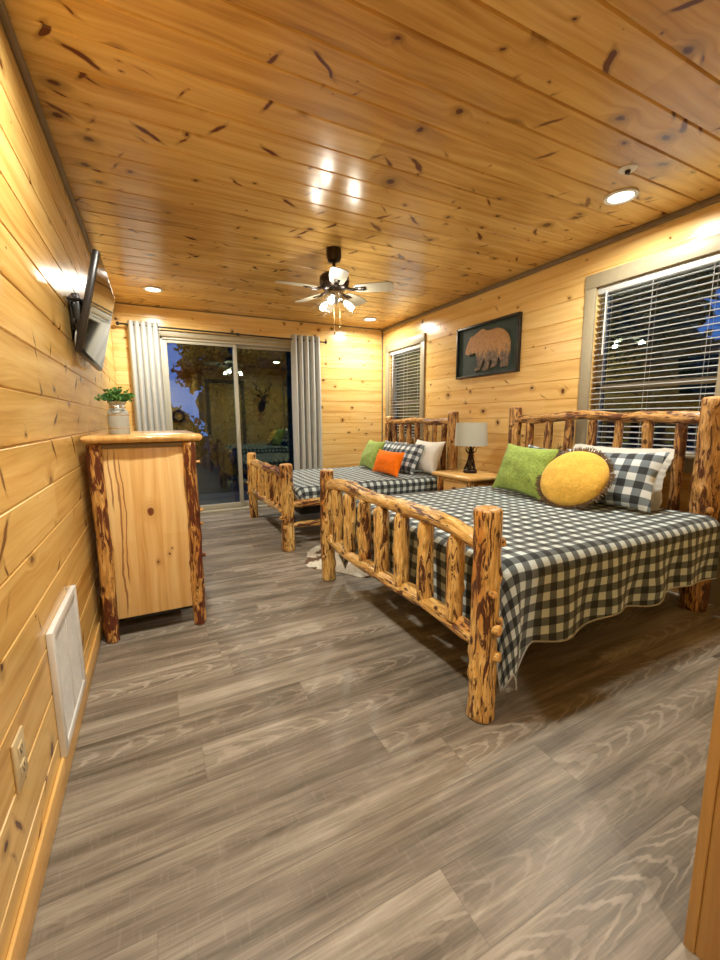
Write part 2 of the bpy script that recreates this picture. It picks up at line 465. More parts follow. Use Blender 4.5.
PWALL = dict(light=(.84, .61, .265), mid=(.76, .49, .17), deep=(.60, .33, .09))
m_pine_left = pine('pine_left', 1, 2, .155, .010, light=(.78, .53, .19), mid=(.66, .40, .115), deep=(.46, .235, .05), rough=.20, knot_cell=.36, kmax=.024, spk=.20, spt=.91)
m_pine_right = pine('pine_right', 1, 2, .155, .075, rough=.20, **PWALL, knot_cell=.29, kmax=.022, spk=.12, spt=.95)
m_pine_back = pine('pine_back', 0, 2, .150, .060, rough=.22, **PWALL, knot_cell=.21, kmax=.019, spike=False)
m_pine_ceil = pine('pine_ceiling', 0, 1, .170, .140, light=(.74, .49, .175), mid=(.58, .34, .095), deep=(.36, .175, .040), rough=.17, knot_cell=.30, kmax=.027, spk=.17, spt=.88)
m_pine_near = pine('pine_near', 0, 2, .155, .010, rough=.25, **PWALL)
m_base = pine('pine_baseboard', 1, 2, .155, .5, light=(.74, .47, .16), mid=(.62, .35, .10), deep=(.5, .25, .06), rough=.3, knot_cell=.5, kmax=.010, spike=False)
m_panel = pine('pine_panel', 2, 0, .13, -.33, knots=((.105, .010, .020), (-.14, .085, .006), (-.11, .10, .005)), streaks=((-.135, -.47, .47, .0045, .05), (-.115, -.30, .44, .003, .06), (-.16, .1, .47, .0035, .04)), light=(.86, .62, .28), mid=(.78, .50, .19), deep=(.62, .33, .09), rough=.3, knot=(.16, .045, .015), knot_cell=.5, kmax=.008, tone=.35, spike=False)
m_slab = pine('pine_slab', 1, 0, .2, 0, light=(.80, .52, .2), mid=(.66, .38, .12), deep=(.5, .25, .06), rough=.2, tone=.3, spike=False, kmax=.012)
m_slab2 = pine('pine_slab_night', 1, 0, .2, 0, light=(.84, .58, .24), mid=(.72, .43, .14), deep=(.52, .26, .07), rough=.2, tone=.3, spike=False, kmax=.012)
m_door = pine('door_pine', 2, 0, .155, 0, rough=.3, **PWALL, spike=False)
m_floor = lvp('vinyl_plank')
m_trim = plain('greige_trim', (.33, .285, .19), .45, noise_amt=.03)
m_crown = plain('crown_trim', (.20, .145, .085), .5, noise_amt=.05)
m_dframe = plain('door_vinyl', (.42, .40, .32), .4, noise_amt=.02)
m_white = plain('white_vinyl', (.72, .72, .70), .4, noise_amt=.02)
m_blind = plain('blind_white', (.46, .46, .45), .45, noise_amt=.02)
m_ivory = plain('ivory_plastic', (.62, .50, .28), .35, noise_amt=.02)
m_black = plain('black_metal', (.012, .012, .012), .35, noise_amt=.1)
m_bronze = plain('bronze', (.035, .022, .016), .3, .6, noise_amt=.1)
m_brass = plain('brass', (.28, .20, .09), .3, .9, noise_amt=.1)
m_chrome = plain('chrome', (.7, .7, .7), .2, 1, noise_amt=.05)
m_tvp = plain('tv_plastic', (.010, .010, .012), .28, noise_amt=.1)
m_log = logwood('log_footboard', cover=.70)
m_log2 = logwood('log_dresser', honey=(.58, .29, .07), pale=(.74, .46, .15), dark=(.075, .018, .008), cover=1.0)
m_log3 = logwood('log_headboard', honey=(.50, .26, .08), pale=(.70, .43, .17), dark=(.070, .024, .010), cover=.9)
m_gingham = gingham('buffalo_check')
m_gingham2 = gingham('buffalo_check_sham', period=.092, light=(.70, .76, .78), greyc=(.16, .20, .23))
m_green = fabric('green_chenille', (.33, .46, .10), 70, .8, .15, .22, .006, 14)
m_yellow = fabric('yellow_plush', (.84, .52, .09), 60, .6, .15, .12, .005, 10)
m_orange = fabric('orange_plush', (1.0, .19, .004), 60, .6, .05, .10, .005, 12)
m_sham = fabric('white_cotton', (.72, .71, .66), 200, .2, .2, .04)
m_sheet = fabric('mattress_cloth', (.35, .35, .34), 100, .2, .2, .06)
m_dark = fabric('dark_cloth', (.02, .02, .022), 100, .2, .1, .1)
m_fringe = fabric('brown_fringe', (.23, .155, .085), 200, .4, .2, .3)
m_curtain = fabric('curtain_cloth', (.47, .48, .46), 260, .15, .2, .04)
m_shade = fabric('lampshade_linen', (.50, .51, .44), 300, .2, .1, .04)
m_hem = fabric('hem_cloth', (.45, .46, .46), 200, .2, .1, .05)

def glassmat(name, refl=.05, tint=(1, 1, 1), rough=0.0, gcol=(1, 1, 1)):
    m = NT(name); m.t.nodes.remove(m.b)
    tr = m.n('ShaderNodeBsdfTransparent'); tr.inputs[0].default_value = (*tint, 1)
    gl = m.n('ShaderNodeBsdfGlossy'); gl.inputs['Color'].default_value = (*gcol, 1); gl.inputs['Roughness'].default_value = rough
    lw = m.n('ShaderNodeLayerWeight'); lw.inputs[0].default_value = .3
    f = m.math('ADD', refl, m.math('MULTIPLY', m.math('POWER', lw.outputs['Facing'], 4), .5), clamp=True)
    mx = m.n('ShaderNodeMixShader'); m.l(f, mx.inputs[0]); m.l(tr.outputs[0], mx.inputs[1]); m.l(gl.outputs[0], mx.inputs[2])
    m.l(mx.outputs[0], m.o.inputs[0]); return m.m
m_glass = glassmat('window_glass', .085, (.9, .94, .92), gcol=(.78, .95, .72))
m_shadeglass = glassmat('clear_ribbed_glass', .07, (.93, .93, .9), .12)

def emis(name, col, s):
    m = NT(name); m.b.inputs['Base Color'].default_value = (.9, .9, .9, 1)
    m.b.inputs['Emission Color'].default_value = (*col, 1); m.b.inputs['Emission Strength'].default_value = s
    return m.m
m_lens = emis('lamp_lens', (1, .95, .84), 6)
m_bulb = emis('bulb', (1, .93, .78), 3)

# ------------------------------------------------------------------ setting: floor, walls, ceiling
GD, GW = .005, .010   # V groove depth and width

def groove_profile(a, b, width, phase, GD=.005, GW=.010):
    """list of (coord, depth) break points with V grooves at phase + k*width"""
    pts = [(a, 0.0)]
    k = math.ceil((a-phase)/width)
    while phase+k*width < b:
        g = phase+k*width
        if g-GW/2 > a+1e-4 and g+GW/2 < b-1e-4:
            pts += [(g-GW/2, 0.0), (g-.0012, GD), (g+.0012, GD), (g+GW/2, 0.0)]
        k += 1
    pts.append((b, 0.0))
    return pts

def board_wall(bm, plane, pos, sgn, u0, u1, v0, v1, width, phase, holes=(), thick=.10):
    """plane 'x' or 'y': wall at that coordinate, u horizontal, v vertical; 'z': ceiling, u=x, v=y. sgn = direction into the wall."""
    prof = groove_profile(v0, v1, width, phase) if plane != 'z' else groove_profile(v0, v1, width, phase, .009, .014)
    brk = sorted({h[2] for h in holes} | {h[3] for h in holes})
    full = []
    for (p, d), (q, e) in zip(prof, prof[1:]):
        full.append((p, d))
        for b in brk:
            if p+1e-6 < b < q-1e-6: full.append((b, d+(e-d)*(b-p)/(q-p)))
    full.append(prof[-1])
    def P(u, v, d):
        c = pos + sgn*d
        return Vector((c, u, v)) if plane == 'x' else Vector((u, c, v)) if plane == 'y' else Vector((u, v, c))
    for (p, d), (q, e) in zip(full, full[1:]):
        mid = (p+q)/2
        spans = [(u0, u1)]
        for h in holes:
            if h[2] < mid < h[3]:
                ns = []
                for a, b in spans:
                    if h[0] > a: ns.append((a, min(b, h[0])))
                    if h[1] < b: ns.append((max(a, h[1]), b))
                spans = [s_ for s_ in ns if s_[1]-s_[0] > 1e-5]
        for a, b in spans:
            n = max(1, int((b-a)/1.2))
            bm.faces.new([bm.verts.new(P(a, p, d)), bm.verts.new(P(b, p, d)), bm.verts.new(P(b, q, e)), bm.verts.new(P(a, q, e))])
    # rear skin and reveal of the openings, so that the wall has its thickness
    T = thick
    for h in holes:
        for (a, b) in (((h[0], h[2]), (h[1], h[2])), ((h[1], h[2]), (h[1], h[3])), ((h[1], h[3]), (h[0], h[3])), ((h[0], h[3]), (h[0], h[2]))):
            bm.faces.new([bm.verts.new(P(a[0], a[1], 0)), bm.verts.new(P(b[0], b[1], 0)), bm.verts.new(P(b[0], b[1], T)), bm.verts.new(P(a[0], a[1], T))])
    cuts_u = sorted({u0, u1} | {x for h in holes for x in h[:2]}); cuts_v = sorted({v0, v1} | {x for h in holes for x in h[2:]})
    for a, b in zip(cuts_u, cuts_u[1:]):
        for c, d in zip(cuts_v, cuts_v[1:]):
            mu, mv = (a+b)/2, (c+d)/2
            if any(h[0] < mu < h[1] and h[2] < mv < h[3] for h in holes): continue
            bm.faces.new([bm.verts.new(P(x, y, T)) for x, y in ((a, c), (b, c), (b, d), (a, d))])
    for (a, b) in (((u0, v0), (u1, v0)), ((u1, v0), (u1, v1)), ((u1, v1), (u0, v1)), ((u0, v1), (u0, v0))):
        bm.faces.new([bm.verts.new(P(a[0], a[1], 0)), bm.verts.new(P(b[0], b[1], 0)), bm.verts.new(P(b[0], b[1], T)), bm.verts.new(P(a[0], a[1], T))])
    bmesh.ops.remove_doubles(bm, verts=bm.verts[:], dist=1e-5)

# openings: (u0, u1, v0, v1)
SL = (.125, 1.80, .0, 2.115)               # sliding door in the back wall
W1 = (1.31, 2.135, .90, 2.125)             # near window in the right wall (y range)
W2 = (4.42, 5.215, .90, 2.10)              # far window in the right wall
D2 = (.42, 1.14, .0, 2.03)                 # side door in the right wall, just out of view
DN = (1.22, 1.98, .0, 2.03)                # closet door in the near wall (seen mirrored in the glass)

bm = new(); bx(bm, ((XL+XR)/2, (YE+YB)/2, -.05), (XR-XL+.3, YB-YE+.3, .1)); struct('floor', bm, m_floor, smooth=False)
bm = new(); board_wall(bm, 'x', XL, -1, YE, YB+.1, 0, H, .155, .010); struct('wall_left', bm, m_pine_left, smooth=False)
bm = new(); board_wall(bm, 'x', XR, 1, YN-.1, YB+.1, 0, H, .155, .075, (W1, W2, D2)); struct('wall_right', bm, m_pine_right, smooth=False)
bm = new(); board_wall(bm, 'y', YB, 1, XL, XR, 0, H, .150, .060, (SL,)); struct('wall_back', bm, m_pine_back, smooth=False)
bm = new(); board_wall(bm, 'y', YN, -1, XH, XR, 0, H, .155, .010, (DN,)); struct('wall_near', bm, m_pine_near, smooth=False)
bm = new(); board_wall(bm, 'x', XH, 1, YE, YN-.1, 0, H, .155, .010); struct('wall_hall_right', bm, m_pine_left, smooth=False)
bm = new(); board_wall(bm, 'y', YE, -1, XL, XH, 0, H, .155, .010); struct('wall_hall_end', bm, m_pine_near, smooth=False)
bm = new(); board_wall(bm, 'z', H, 1, XL-.1, XR+.1, YE-.1, YB+.1, .170, .140); struct('ceiling', bm, m_pine_ceil, smooth=False)

bm = new(); bx(bm, (XL+.005, (YE+YB)/2, .047), (.010, YB-YE, .094), .003); struct('baseboard_left', bm, m_base)
bm = new(); bx(bm, (XR-.009, (1.23+YB)/2, .047), (.018, YB-1.23, .094), .003); struct('baseboard_right', bm, m_base)
bm = new()
bx(bm, ((XL+.02+.12)/2, YB-.009, .047), (.12-XL-.02, .018, .094), .003); bx(bm, ((1.90+XR)/2, YB-.009, .047), (XR-1.90-.02, .018, .094), .003)
struct('baseboard_back', bm, m_base)
for nm, x0, x1, y0, y1 in (('trim_1', XL, XL+.022, YE, YB), ('trim_2', XR-.030, XR, YN, YB), ('trim_3', XL, XR, YB-.012, YB)):
    bm = new(); hh = .036 if nm != 'trim_3' else .012
    bx(bm, ((x0+x1)/2, (y0+y1)/2, H-hh/2), (x1-x0, y1-y0, hh), .004); struct(nm, bm, m_crown)
bm = new(); bx(bm, (XR-.008, YB-.008, H/2), (.016, .016, H), .003); struct('trim_4', bm, m_crown)
# golden corner board at the end of the near wall, beside the camera
bm = new(); bx(bm, (XH-.008, YN-.045, H/2-.02), (.016, .09, H-.04), .003); bx(bm, (XH+.03, YN+.010, H/2-.02), (.10, .02, H-.04), .003)
struct('trim_5', bm, pine('corner_board', 2, 1, .3, -.2, light=(.50, .30, .09), mid=(.42, .23, .06), deep=(.30, .15, .04), rough=.4, spike=False, kmax=.008))

# ------------------------------------------------------------------ sliding door
cx = (SL[0]+SL[1])/2
def door_frame():
    root = bpy.data.objects.new('door_1', None); C.objects.link(root); root.location = (cx, YB, 0); root['kind'] = 'structure'
    w_ = SL[1]-SL[0]; h_ = SL[3]
    bm = new()
    for sx in (-1, 1): bx(bm, (sx*(w_/2+.045), -.010, h_/2+.005), (.095, .020, h_+.01), .003)
    bx(bm, (0, -.012, h_+.040), (w_+.19, .024, .070), .003)
    struct('door_casing', bm, m_trim, root)
    bm = new()
    for sx in (-1, 1): bx(bm, (sx*(w_/2-.014), .05, h_/2), (.028, .098, h_), .003)
    bx(bm, (0, .05, h_-.012), (w_, .098, .024), .003); bx(bm, (0, .035, .014), (w_, .13, .028), .003)
    struct('door_frame', bm, m_dframe, root)
    for k, (a, b, y) in enumerate(((-w_/2+.028, .022, .035), (-.022, w_/2-.028, .075))):
        st = .044
        bm = new()
        z0, z1 = .03, h_-.024
        bx(bm, (a+st/2, y, (z0+z1)/2), (st, .032, z1-z0), .004); bx(bm, (b-st/2, y, (z0+z1)/2), (st, .032, z1-z0), .004)
        bx(bm, ((a+b)/2, y, z1-.018), (b-a-2*st+.01, .030, .036), .004); bx(bm, ((a+b)/2, y, z0+.035), (b-a-2*st+.01, .030, .07), .004)
        p = struct('door_panel', bm, m_dframe, root)
        bm = new(); bx(bm, ((a+b)/2, y, (z0+z1)/2+.01), (b-a-2*st+.01, .006, z1-z0-.10)); struct('glass_pane', bm, m_glass, p, smooth=False)
        if k == 0:
            bm = new(); bx(bm, (b-.026, y-.028, 1.0), (.022, .024, .20), .005); struct('door_handle', bm, m_dframe, p)
    return root
door_frame()

# near-wall closet door and right-wall side door (both outside the picture; the first is mirrored in the glass)
def plank_door(name, loc, rotz, w_, h_):
    root = bpy.data.objects.new(name, None); C.objects.link(root); root.location = loc; root.rotation_euler = (0, 0, rotz); root['kind'] = 'structure'
    bm = new()   # local: x along the wall, y = into the room
    for sx in (-1, 1): bx(bm, (sx*(w_/2+.04), .010, h_/2+.005), (.08, .020, h_+.01), .003)
    bx(bm, (0, .010, h_+.050), (w_+.16, .020, .08), .003)
    struct('door_casing', bm, m_crown if name == 'door_2' else m_trim, root)
    bm = new()
    bx(bm, (0, -.035, h_/2), (w_, .035, h_-.01), .003)
    for sx in (-1, 1): bx(bm, (sx*(w_/2-.055), -.014, h_/2), (.11, .012, h_-.02), .003)
    for z in (.12, 1.0, h_-.07): bx(bm, (0, -.014, z), (w_-.23, .011, .13), .003)
    lf = struct('door_leaf', bm, m_door, root)
    bm = new(); lathe(bm, [(.022, 0), (.022, .006), (.010, .010), (.010, .035), (.026, .045), (.028, .058), (.018, .070), (.0, .072)], m=Matrix.Translation((w_/2-.06, -.008, .98)) @ Matrix.Rotation(-PI/2, 4, 'X'), caps=False)
    struct('door_handle', bm, m_black, lf)
plank_door('door_2', ((DN[0]+DN[1])/2, YN, 0), 0, DN[1]-DN[0], DN[3])
plank_door('door_3', (XR, (D2[0]+D2[1])/2, 0), PI/2, D2[1]-D2[0], D2[3])

# ------------------------------------------------------------------ windows
def window(name, W):
    y0, y1, z0, z1 = W
    root = bpy.data.objects.new(name, None); C.objects.link(root); root.location = (XR, (y0+y1)/2, z0); root['kind'] = 'structure'
    w_, h_ = y1-y0, z1-z0
    bm = new()
    for s_ in (-1, 1): bx(bm, (-.010, s_*(w_/2+.040), h_/2), (.020, .085, h_+.02), .003)
    bx(bm, (-.012, 0, h_+.050), (.024, w_+.17, .10), .003); bx(bm, (-.012, 0, -.05), (.024, w_+.17, .09), .003)
    struct('window_frame', bm, m_trim, root)
    bm = new(); bx(bm, (-.02, 0, .008), (.09, w_+.10 if False else w_+.16, .022), .004); struct('window_sill', bm, m_trim, root)
    bm = new()
    x = .085
    for s_ in (-1, 1): bx(bm, (x, s_*(w_/2-.022), h_/2), (.035, .044, h_), .003)
    for z in (.022, h_*.40, h_-.022): bx(bm, (x, 0, z), (.035, w_, .044), .003)
    s = struct('window_sash', bm, m_dframe, root)
    for a, b in ((.03, h_*.40-.015), (h_*.40+.015, h_-.03)):
        bm = new(); bx(bm, (x, 0, (a+b)/2), (.005, w_-.07, b-a)); struct('glass_pane', bm, m_glass, s, smooth=False)
window('window_1', W1); window('window_2', W2)

def blind(W, label, wand_off, pitch=.0415, tilt=-.11):
    y0, y1, z0, z1 = W
    root = thing('window_blind', label, 'blinds', (XR+.030, (y0+y1)/2, z0), 0, 'white slatted blinds of the two windows')
    w_, h_ = y1-y0-.012, z1-z0
    bm = new(); bx(bm, (-.002, 0, h_-.026), (.052, w_, .050), .004); obj('headrail', bm, m_blind, root)
    n = int((h_-.09)/pitch)
    bm = new(); ny = 2
    # one gently crowned slat, shared by all
    P = [(-.024, 0), (-.012, .0022), (0, .003), (.012, .0022), (.024, 0)]
    top = [[bm.verts.new((px, yy, pz+.0012)) for px, pz in P] for yy in (-w_/2, w_/2)]
    bot = [[bm.verts.new((px, yy, pz-.0012)) for px, pz in P] for yy in (-w_/2, w_/2)]
    for i in range(4):
        bm.faces.new((top[0][i], top[0][i+1], top[1][i+1], top[1][i])); bm.faces.new((bot[0][i+1], bot[0][i], bot[1][i], bot[1][i+1]))
    bm.faces.new((top[0][0], top[1][0], bot[1][0], bot[0][0])); bm.faces.new((top[0][4], bot[0][4], bot[1][4], top[1][4]))
    for e in (0, 1): bm.faces.new([top[e][i] for i in range(5)] + [bot[e][i] for i in reversed(range(5))])
    s0 = obj('slat', bm, m_blind, root)
    for i in range(n):
        s = s0 if i == 0 else s0.copy()
        if i: C.objects.link(s)
        s.parent = root; s.location = (0, 0, h_-.075-i*pitch); s.rotation_euler = (0, tilt, 0)
    bm = new(); bx(bm, (0, 0, h_-.075-n*pitch), (.05, w_, .018), .004); obj('bottom_rail', bm, m_blind, root)
    for fy in (-.40, 0.02, .40):
        bm = new()
        for dx in (-.027, .027): tube(bm, [(dx, fy*w_, h_-.05), (dx, fy*w_, h_-.075-n*pitch)], .0013, 6)
        obj('ladder_cord', bm, m_blind, root)
    bm = new(); yw = w_/2-wand_off
    tube(bm, [(-.036, yw, h_-.05), (-.037, yw, h_-.50)], .0045, 8); tube(bm, [(-.02, yw, h_-.035), (-.036, yw, h_-.05)], .003, 8)
    obj('tilt_wand', bm, m_white, root)
blind(W1, 'wide white slatted blind in the window right above the headboard of the nearer bed', .075)
blind(W2, 'narrow white slatted blind in the far corner window beyond the bear picture', .10)

# ------------------------------------------------------------------ ceiling lights
def can_light(x, y, label, visible=True):
    root = thing('recessed_light', label, 'ceiling light', (x, y, H), 0, 'recessed ceiling lights')
    bm = new(); lathe(bm, [(.066, -.001), (.088, -.001), (.090, -.005), (.086, -.010), (.070, -.010), (.064, -.004)], seg=32, caps=False); obj('trim_ring', bm, m_white, root)
    bm = new(); lathe(bm, [(.0, -.0065), (.066, -.0055)], seg=32, caps=False); obj('lens', bm, m_lens, root)
    ld = bpy.data.lights.new('can_lamp', 'AREA'); ld.shape = 'DISK'; ld.size = .13; ld.energy = P_CAN; ld.color = WARM; ld.spread = math.radians(168)
    lo = bpy.data.objects.new('can_lamp', ld); C.objects.link(lo); lo.parent = root; lo.location = (0, 0, -.012)
for x, y, lb in ((2.537, 1.665, 'bright round recessed light near the smoke-sensor disc, close to the right wall'),
                 (.083, 4.725, 'round recessed light in the far left ceiling corner above the left curtain'),
                 (2.592, 4.917, 'round recessed light in the far right ceiling corner, right of the fan'),
                 (.10, 1.45, 'recessed light over the left wall just above the top edge of the picture'),
                 (.35, -.9, 'added unseen recessed light in the entry hall behind the viewer')):  # hall lamp is unseen, added to make the room light more even
    can_light(x, y, lb)

root = thing('ceiling_sensor', 'small round white disc with dark centre on ceiling beside the bright recessed light', 'sensor', (2.304, 1.486, H))
bm = new(); lathe(bm, [(.0, -.008), (.020, -.008), (.040, -.006), (.046, -.001)], seg=28, caps=False); obj('disc', bm, m_white, root)
bm = new(); lathe(bm, [(.0, -.022), (.012, -.020), (.014, -.008)], seg=16, caps=False); bx(bm, (0, 0, -.024), (.034, .010, .003), .001); obj('sprinkler_tip', bm, m_bronze, root)

# ------------------------------------------------------------------ ceiling fan
FX, FY = 1.315, 3.08
fan = thing('ceiling_fan', 'dark bronze ceiling fan with five pale blades and a lit glass light kit', 'ceiling fan', (FX, FY, H))
bm = new(); lathe(bm, [(.056, 0), (.058, -.020), (.058, -.060), (.046, -.090), (.020, -.100), (.0, -.100)], seg=32, caps=False); obj('canopy', bm, m_bronze, fan)
bm = new(); tube(bm, [(0, 0, -.08), (0, 0, -.19)], .013, 14); obj('downrod', bm, m_bronze, fan)
bm = new(); lathe(bm, [(.0, -.165), (.035, -.168), (.060, -.176), (.096, -.188), (.112, -.205), (.115, -.245), (.106, -.272), (.084, -.292), (.058, -.302), (.0, -.302)], seg=40, caps=False); obj('motor_housing', bm, m_bronze, fan)
bm = new(); lathe(bm, [(.0, -.300), (.050, -.300), (.058, -.312), (.058, -.345), (.046, -.372), (.024, -.392), (.010, -.400), (.0, -.400)], seg=32, caps=False); hub = obj('light_kit', bm, m_chrome, fan)
m_blade = pine('blade_wood', 0, 1, .5, -.25, light=(.46, .42, .33), mid=(.36, .31, .23), deep=(.24, .19, .13), rough=.3, spike=False, kmax=.0, knot_cell=5)
BZ = -.292
def blade(ang):
    bm = new()
    n = 14; L0, L1 = .150, .455
    for zz in (0,):
        top = []; botv = []
        for i in range(n+1):
            t = i/n; x = L0+(L1-L0)*t
            wd = .046+.018*min(1, t*2.2)
            if t > .9: wd *= math.sqrt(max(0.0, 1-((t-.9)/.1)**2*.55))
            if t < .1: wd *= .6+.4*math.sqrt(t/.1)
            top.append([bm.verts.new((x, s*wd, .0035)) for s in (-1, -.4, .4, 1)]); botv.append([bm.verts.new((x, s*wd, -.0035)) for s in (-1, -.4, .4, 1)])
        for i in range(n):
            for k in range(3):
                bm.faces.new((top[i][k], top[i+1][k], top[i+1][k+1], top[i][k+1])); bm.faces.new((botv[i][k+1], botv[i+1][k+1], botv[i+1][k], botv[i][k]))
            for k, fl in ((0, 0), (3, 1)):
                q = [top[i][k], botv[i][k], botv[i+1][k], top[i+1][k]]; bm.faces.new(q if not fl else list(reversed(q)))
        for i, fl in ((0, 1), (n, 0)):
            for k in range(3):
                q = [top[i][k], top[i][k+1], botv[i][k+1], botv[i][k]]; bm.faces.new(q if fl else list(reversed(q)))
    b = obj('blade', bm, m_blade, fan, angle=50)
    b.location = (0, 0, BZ); b.rotation_euler = (math.radians(-12), 0, ang)
    bm = new()
    tube(bm, [(.085, 0, .012), (.12, .0, -.004), (.15, 0, -.008), (.185, 0, -.007)], [.012, .011, .012, .014], 10)
    bx(bm, (.205, 0, -.007), (.085, .046, .006), .003)
    for s in (-1, 1): lathe(bm, [(.0, -.004), (.006, -.003), (.006, 0)], c=(.225, s*.014, -.010), seg=10, caps=False)
    obj('blade_iron', bm, m_bronze, b)
for k in range(5): blade(math.radians(180+72*k))
for k in range(3):
    a = math.radians(-125+120*k)
    tilt = math.radians(52)
    mrot = Matrix.Rotation(a, 4, 'Z') @ Matrix.Translation((.050, 0, -.345)) @ Matrix.Rotation(-tilt, 4, 'Y')
    bm = new()
    seg = 40; prof = [(.021, -.030), (.024, -.045), (.034, -.062), (.045, -.085), (.052, -.115), (.058, -.145), (.062, -.158)]
    rings = []
    for r, z in prof:
        rings.append([bm.verts.new(mrot @ Vector((r*(1+.012*math.cos(k2*PI))*math.cos(2*PI*k2/seg), r*(1+.012*math.cos(k2*PI))*math.sin(2*PI*k2/seg), z))) for k2 in range(seg)])
    for q, b in zip(rings, rings[1:]):
        for k2 in range(seg): bm.faces.new((q[k2], q[(k2+1) % seg], b[(k2+1) % seg], b[k2]))
    gs = obj('glass_shade', bm, m_shadeglass, fan)
    bm = new(); lathe(bm, [(.0, .012), (.016, .010), (.022, -.010), (.022, -.034), (.0, -.036)], m=mrot, seg=20, caps=False); obj('socket', bm, m_chrome, gs)
    bm = new(); lathe(bm, [(.010, -.034), (.014, -.050), (.024, -.075), (.027, -.090), (.024, -.106), (.012, -.117), (.0, -.119)], m=mrot, seg=20, caps=False); obj('bulb', bm, m_bulb, gs)
    ld = bpy.data.lights.new('bulb_lamp', 'POINT'); ld.energy = P_FAN; ld.color = WARM; ld.shadow_soft_size = .03
    lo = bpy.data.objects.new('bulb_lamp', ld); C.objects.link(lo); lo.parent = fan; lo.location = (mrot @ Vector((0, 0, -.150)))
for dx, z1, ln in ((-.018, -.60, 'w'), (.030, -.56, 'b')):
    bm = new()
    tube(bm, [(dx, -.03, -.36), (dx, -.032, z1)], .0014, 6)
    lathe(bm, [(.0, z1+.002), (.005, z1-.004), (.006, z1-.020), (.003, z1-.030), (.0, z1-.031)], c=(dx, -.032, 0), seg=10, caps=False)
    obj('pull_chain', bm, m_brass, fan)

# ------------------------------------------------------------------ curtains
def curtain_rod():
    root = thing('curtain_rod', 'black curtain rod with ball finials above the sliding glass door', 'curtain rod', (0.92, YB-.075, 2.195))
    bm = new(); tube(bm, [(-1.17, 0, .012), (1.19, 0, -.010)], .0095, 14); obj('rod', bm, m_black, root)
    for x, s, z in ((-1.17, -1, .012), (1.19, 1, -.010)):
        bm = new(); lathe(bm, [(.010, 0), (.012, .006), (.008, .012), (.016, .018), (.022, .030), (.016, .044), (.0, .050)], m=Matrix.Translation((x, 0, z)) @ Matrix.Rotation(s*PI/2, 4, 'Y'), seg=18, caps=False); obj('finial', bm, m_black, root)
    for x in (-1.10, .08, 1.12):
        bm = new(); bx(bm, (x, .070, .0), (.028, .008, .06), .002); tube(bm, [(x, .068, 0), (x, .0, -.004)], .005, 8); lathe(bm, [(.0135, -.008), (.0135, .008), (.011, .008), (.011, -.008), (.0135, -.008)], m=Matrix.Translation((x, 0, 0)) @ Matrix.Rotation(PI/2, 4, 'Y'), seg=16, caps=False)
        obj('rod_bracket', bm, m_black, root)
curtain_rod()
def curtain(xa, xb, za, label, folds, phase, seed, spread):
    xc = (xa+xb)/2
    root = thing('curtain', label, 'curtain', (xc, YB-.075, 0), 0, 'light curtains beside the sliding door')
    bm = new(); NX, NZ = folds*14, 40
    uvl = bm.loops.layers.uv.new('UVMap')
    top = 2.245
    def P(i, j, off):
        t = i/NX; s = j/NZ
        x = (xa-xc) + (xb-xa)*t
        x = x*(1+spread*s)
        z = top-(top-.02)*s
        a = 2*PI*folds*t+phase
        amp = .036+.010*s
        n1 = noise.noise(Vector((t*folds*.8+seed, s*1.6, seed)))
        a += n1*1.3*s
        y = math.sin(a)*amp*(1+.35*n1) + math.sin(a*2+1)*.004
        x += math.cos(a)*.012
        nrm = Vector((-math.cos(a), .6, 0)).normalized()
        return Vector((x, y, z)) + nrm*off
    g = [[[bm.verts.new(P(i, j, o)) for j in range(NZ+1)] for i in range(NX+1)] for o in (-.0012, .0012)]
    for i in range(NX):
        for j in range(NZ):
            a = g[0]; bm.faces.new((a[i][j], a[i+1][j], a[i+1][j+1], a[i][j+1]))
            a = g[1]; bm.faces.new((a[i][j+1], a[i+1][j+1], a[i+1][j], a[i][j]))
    for i in range(NX):
        for j in (0, NZ):
            q = (g[0][i][j], g[1][i][j], g[1][i+1][j], g[0][i+1][j]); bm.faces.new(q)
    for j in range(NZ):
        for i in (0, NX): bm.faces.new((g[0][i][j], g[0][i][j+1], g[1][i][j+1], g[1][i][j]))
    obj('panel', bm, m_curtain, root, angle=80)
    for k in range(folds*2):
        t = (k+.0-phase/PI)/(2*folds)
        if not 0.03 < t < .97: continue
        x = (xa-xc)+(xb-xa)*t
        bm = new(); lathe(bm, [(.014, -.003), (.022, -.003), (.022, .003), (.014, .003), (.014, -.003)], m=Matrix.Translation((x, 0, 2.197)) @ Matrix.Rotation(PI/2, 4, 'Y'), seg=18, caps=False)
        obj('grommet', bm, m_chrome, root)
curtain(-.20, .105, 0, 'light grey-white pleated curtain left of the sliding door, behind the dresser plant', 5, .3, 3, .07)
curtain(1.66, 2.06, 0, 'light grey-white pleated curtain right of the sliding door, behind the far bed', 5, 1.2, 8, .03)

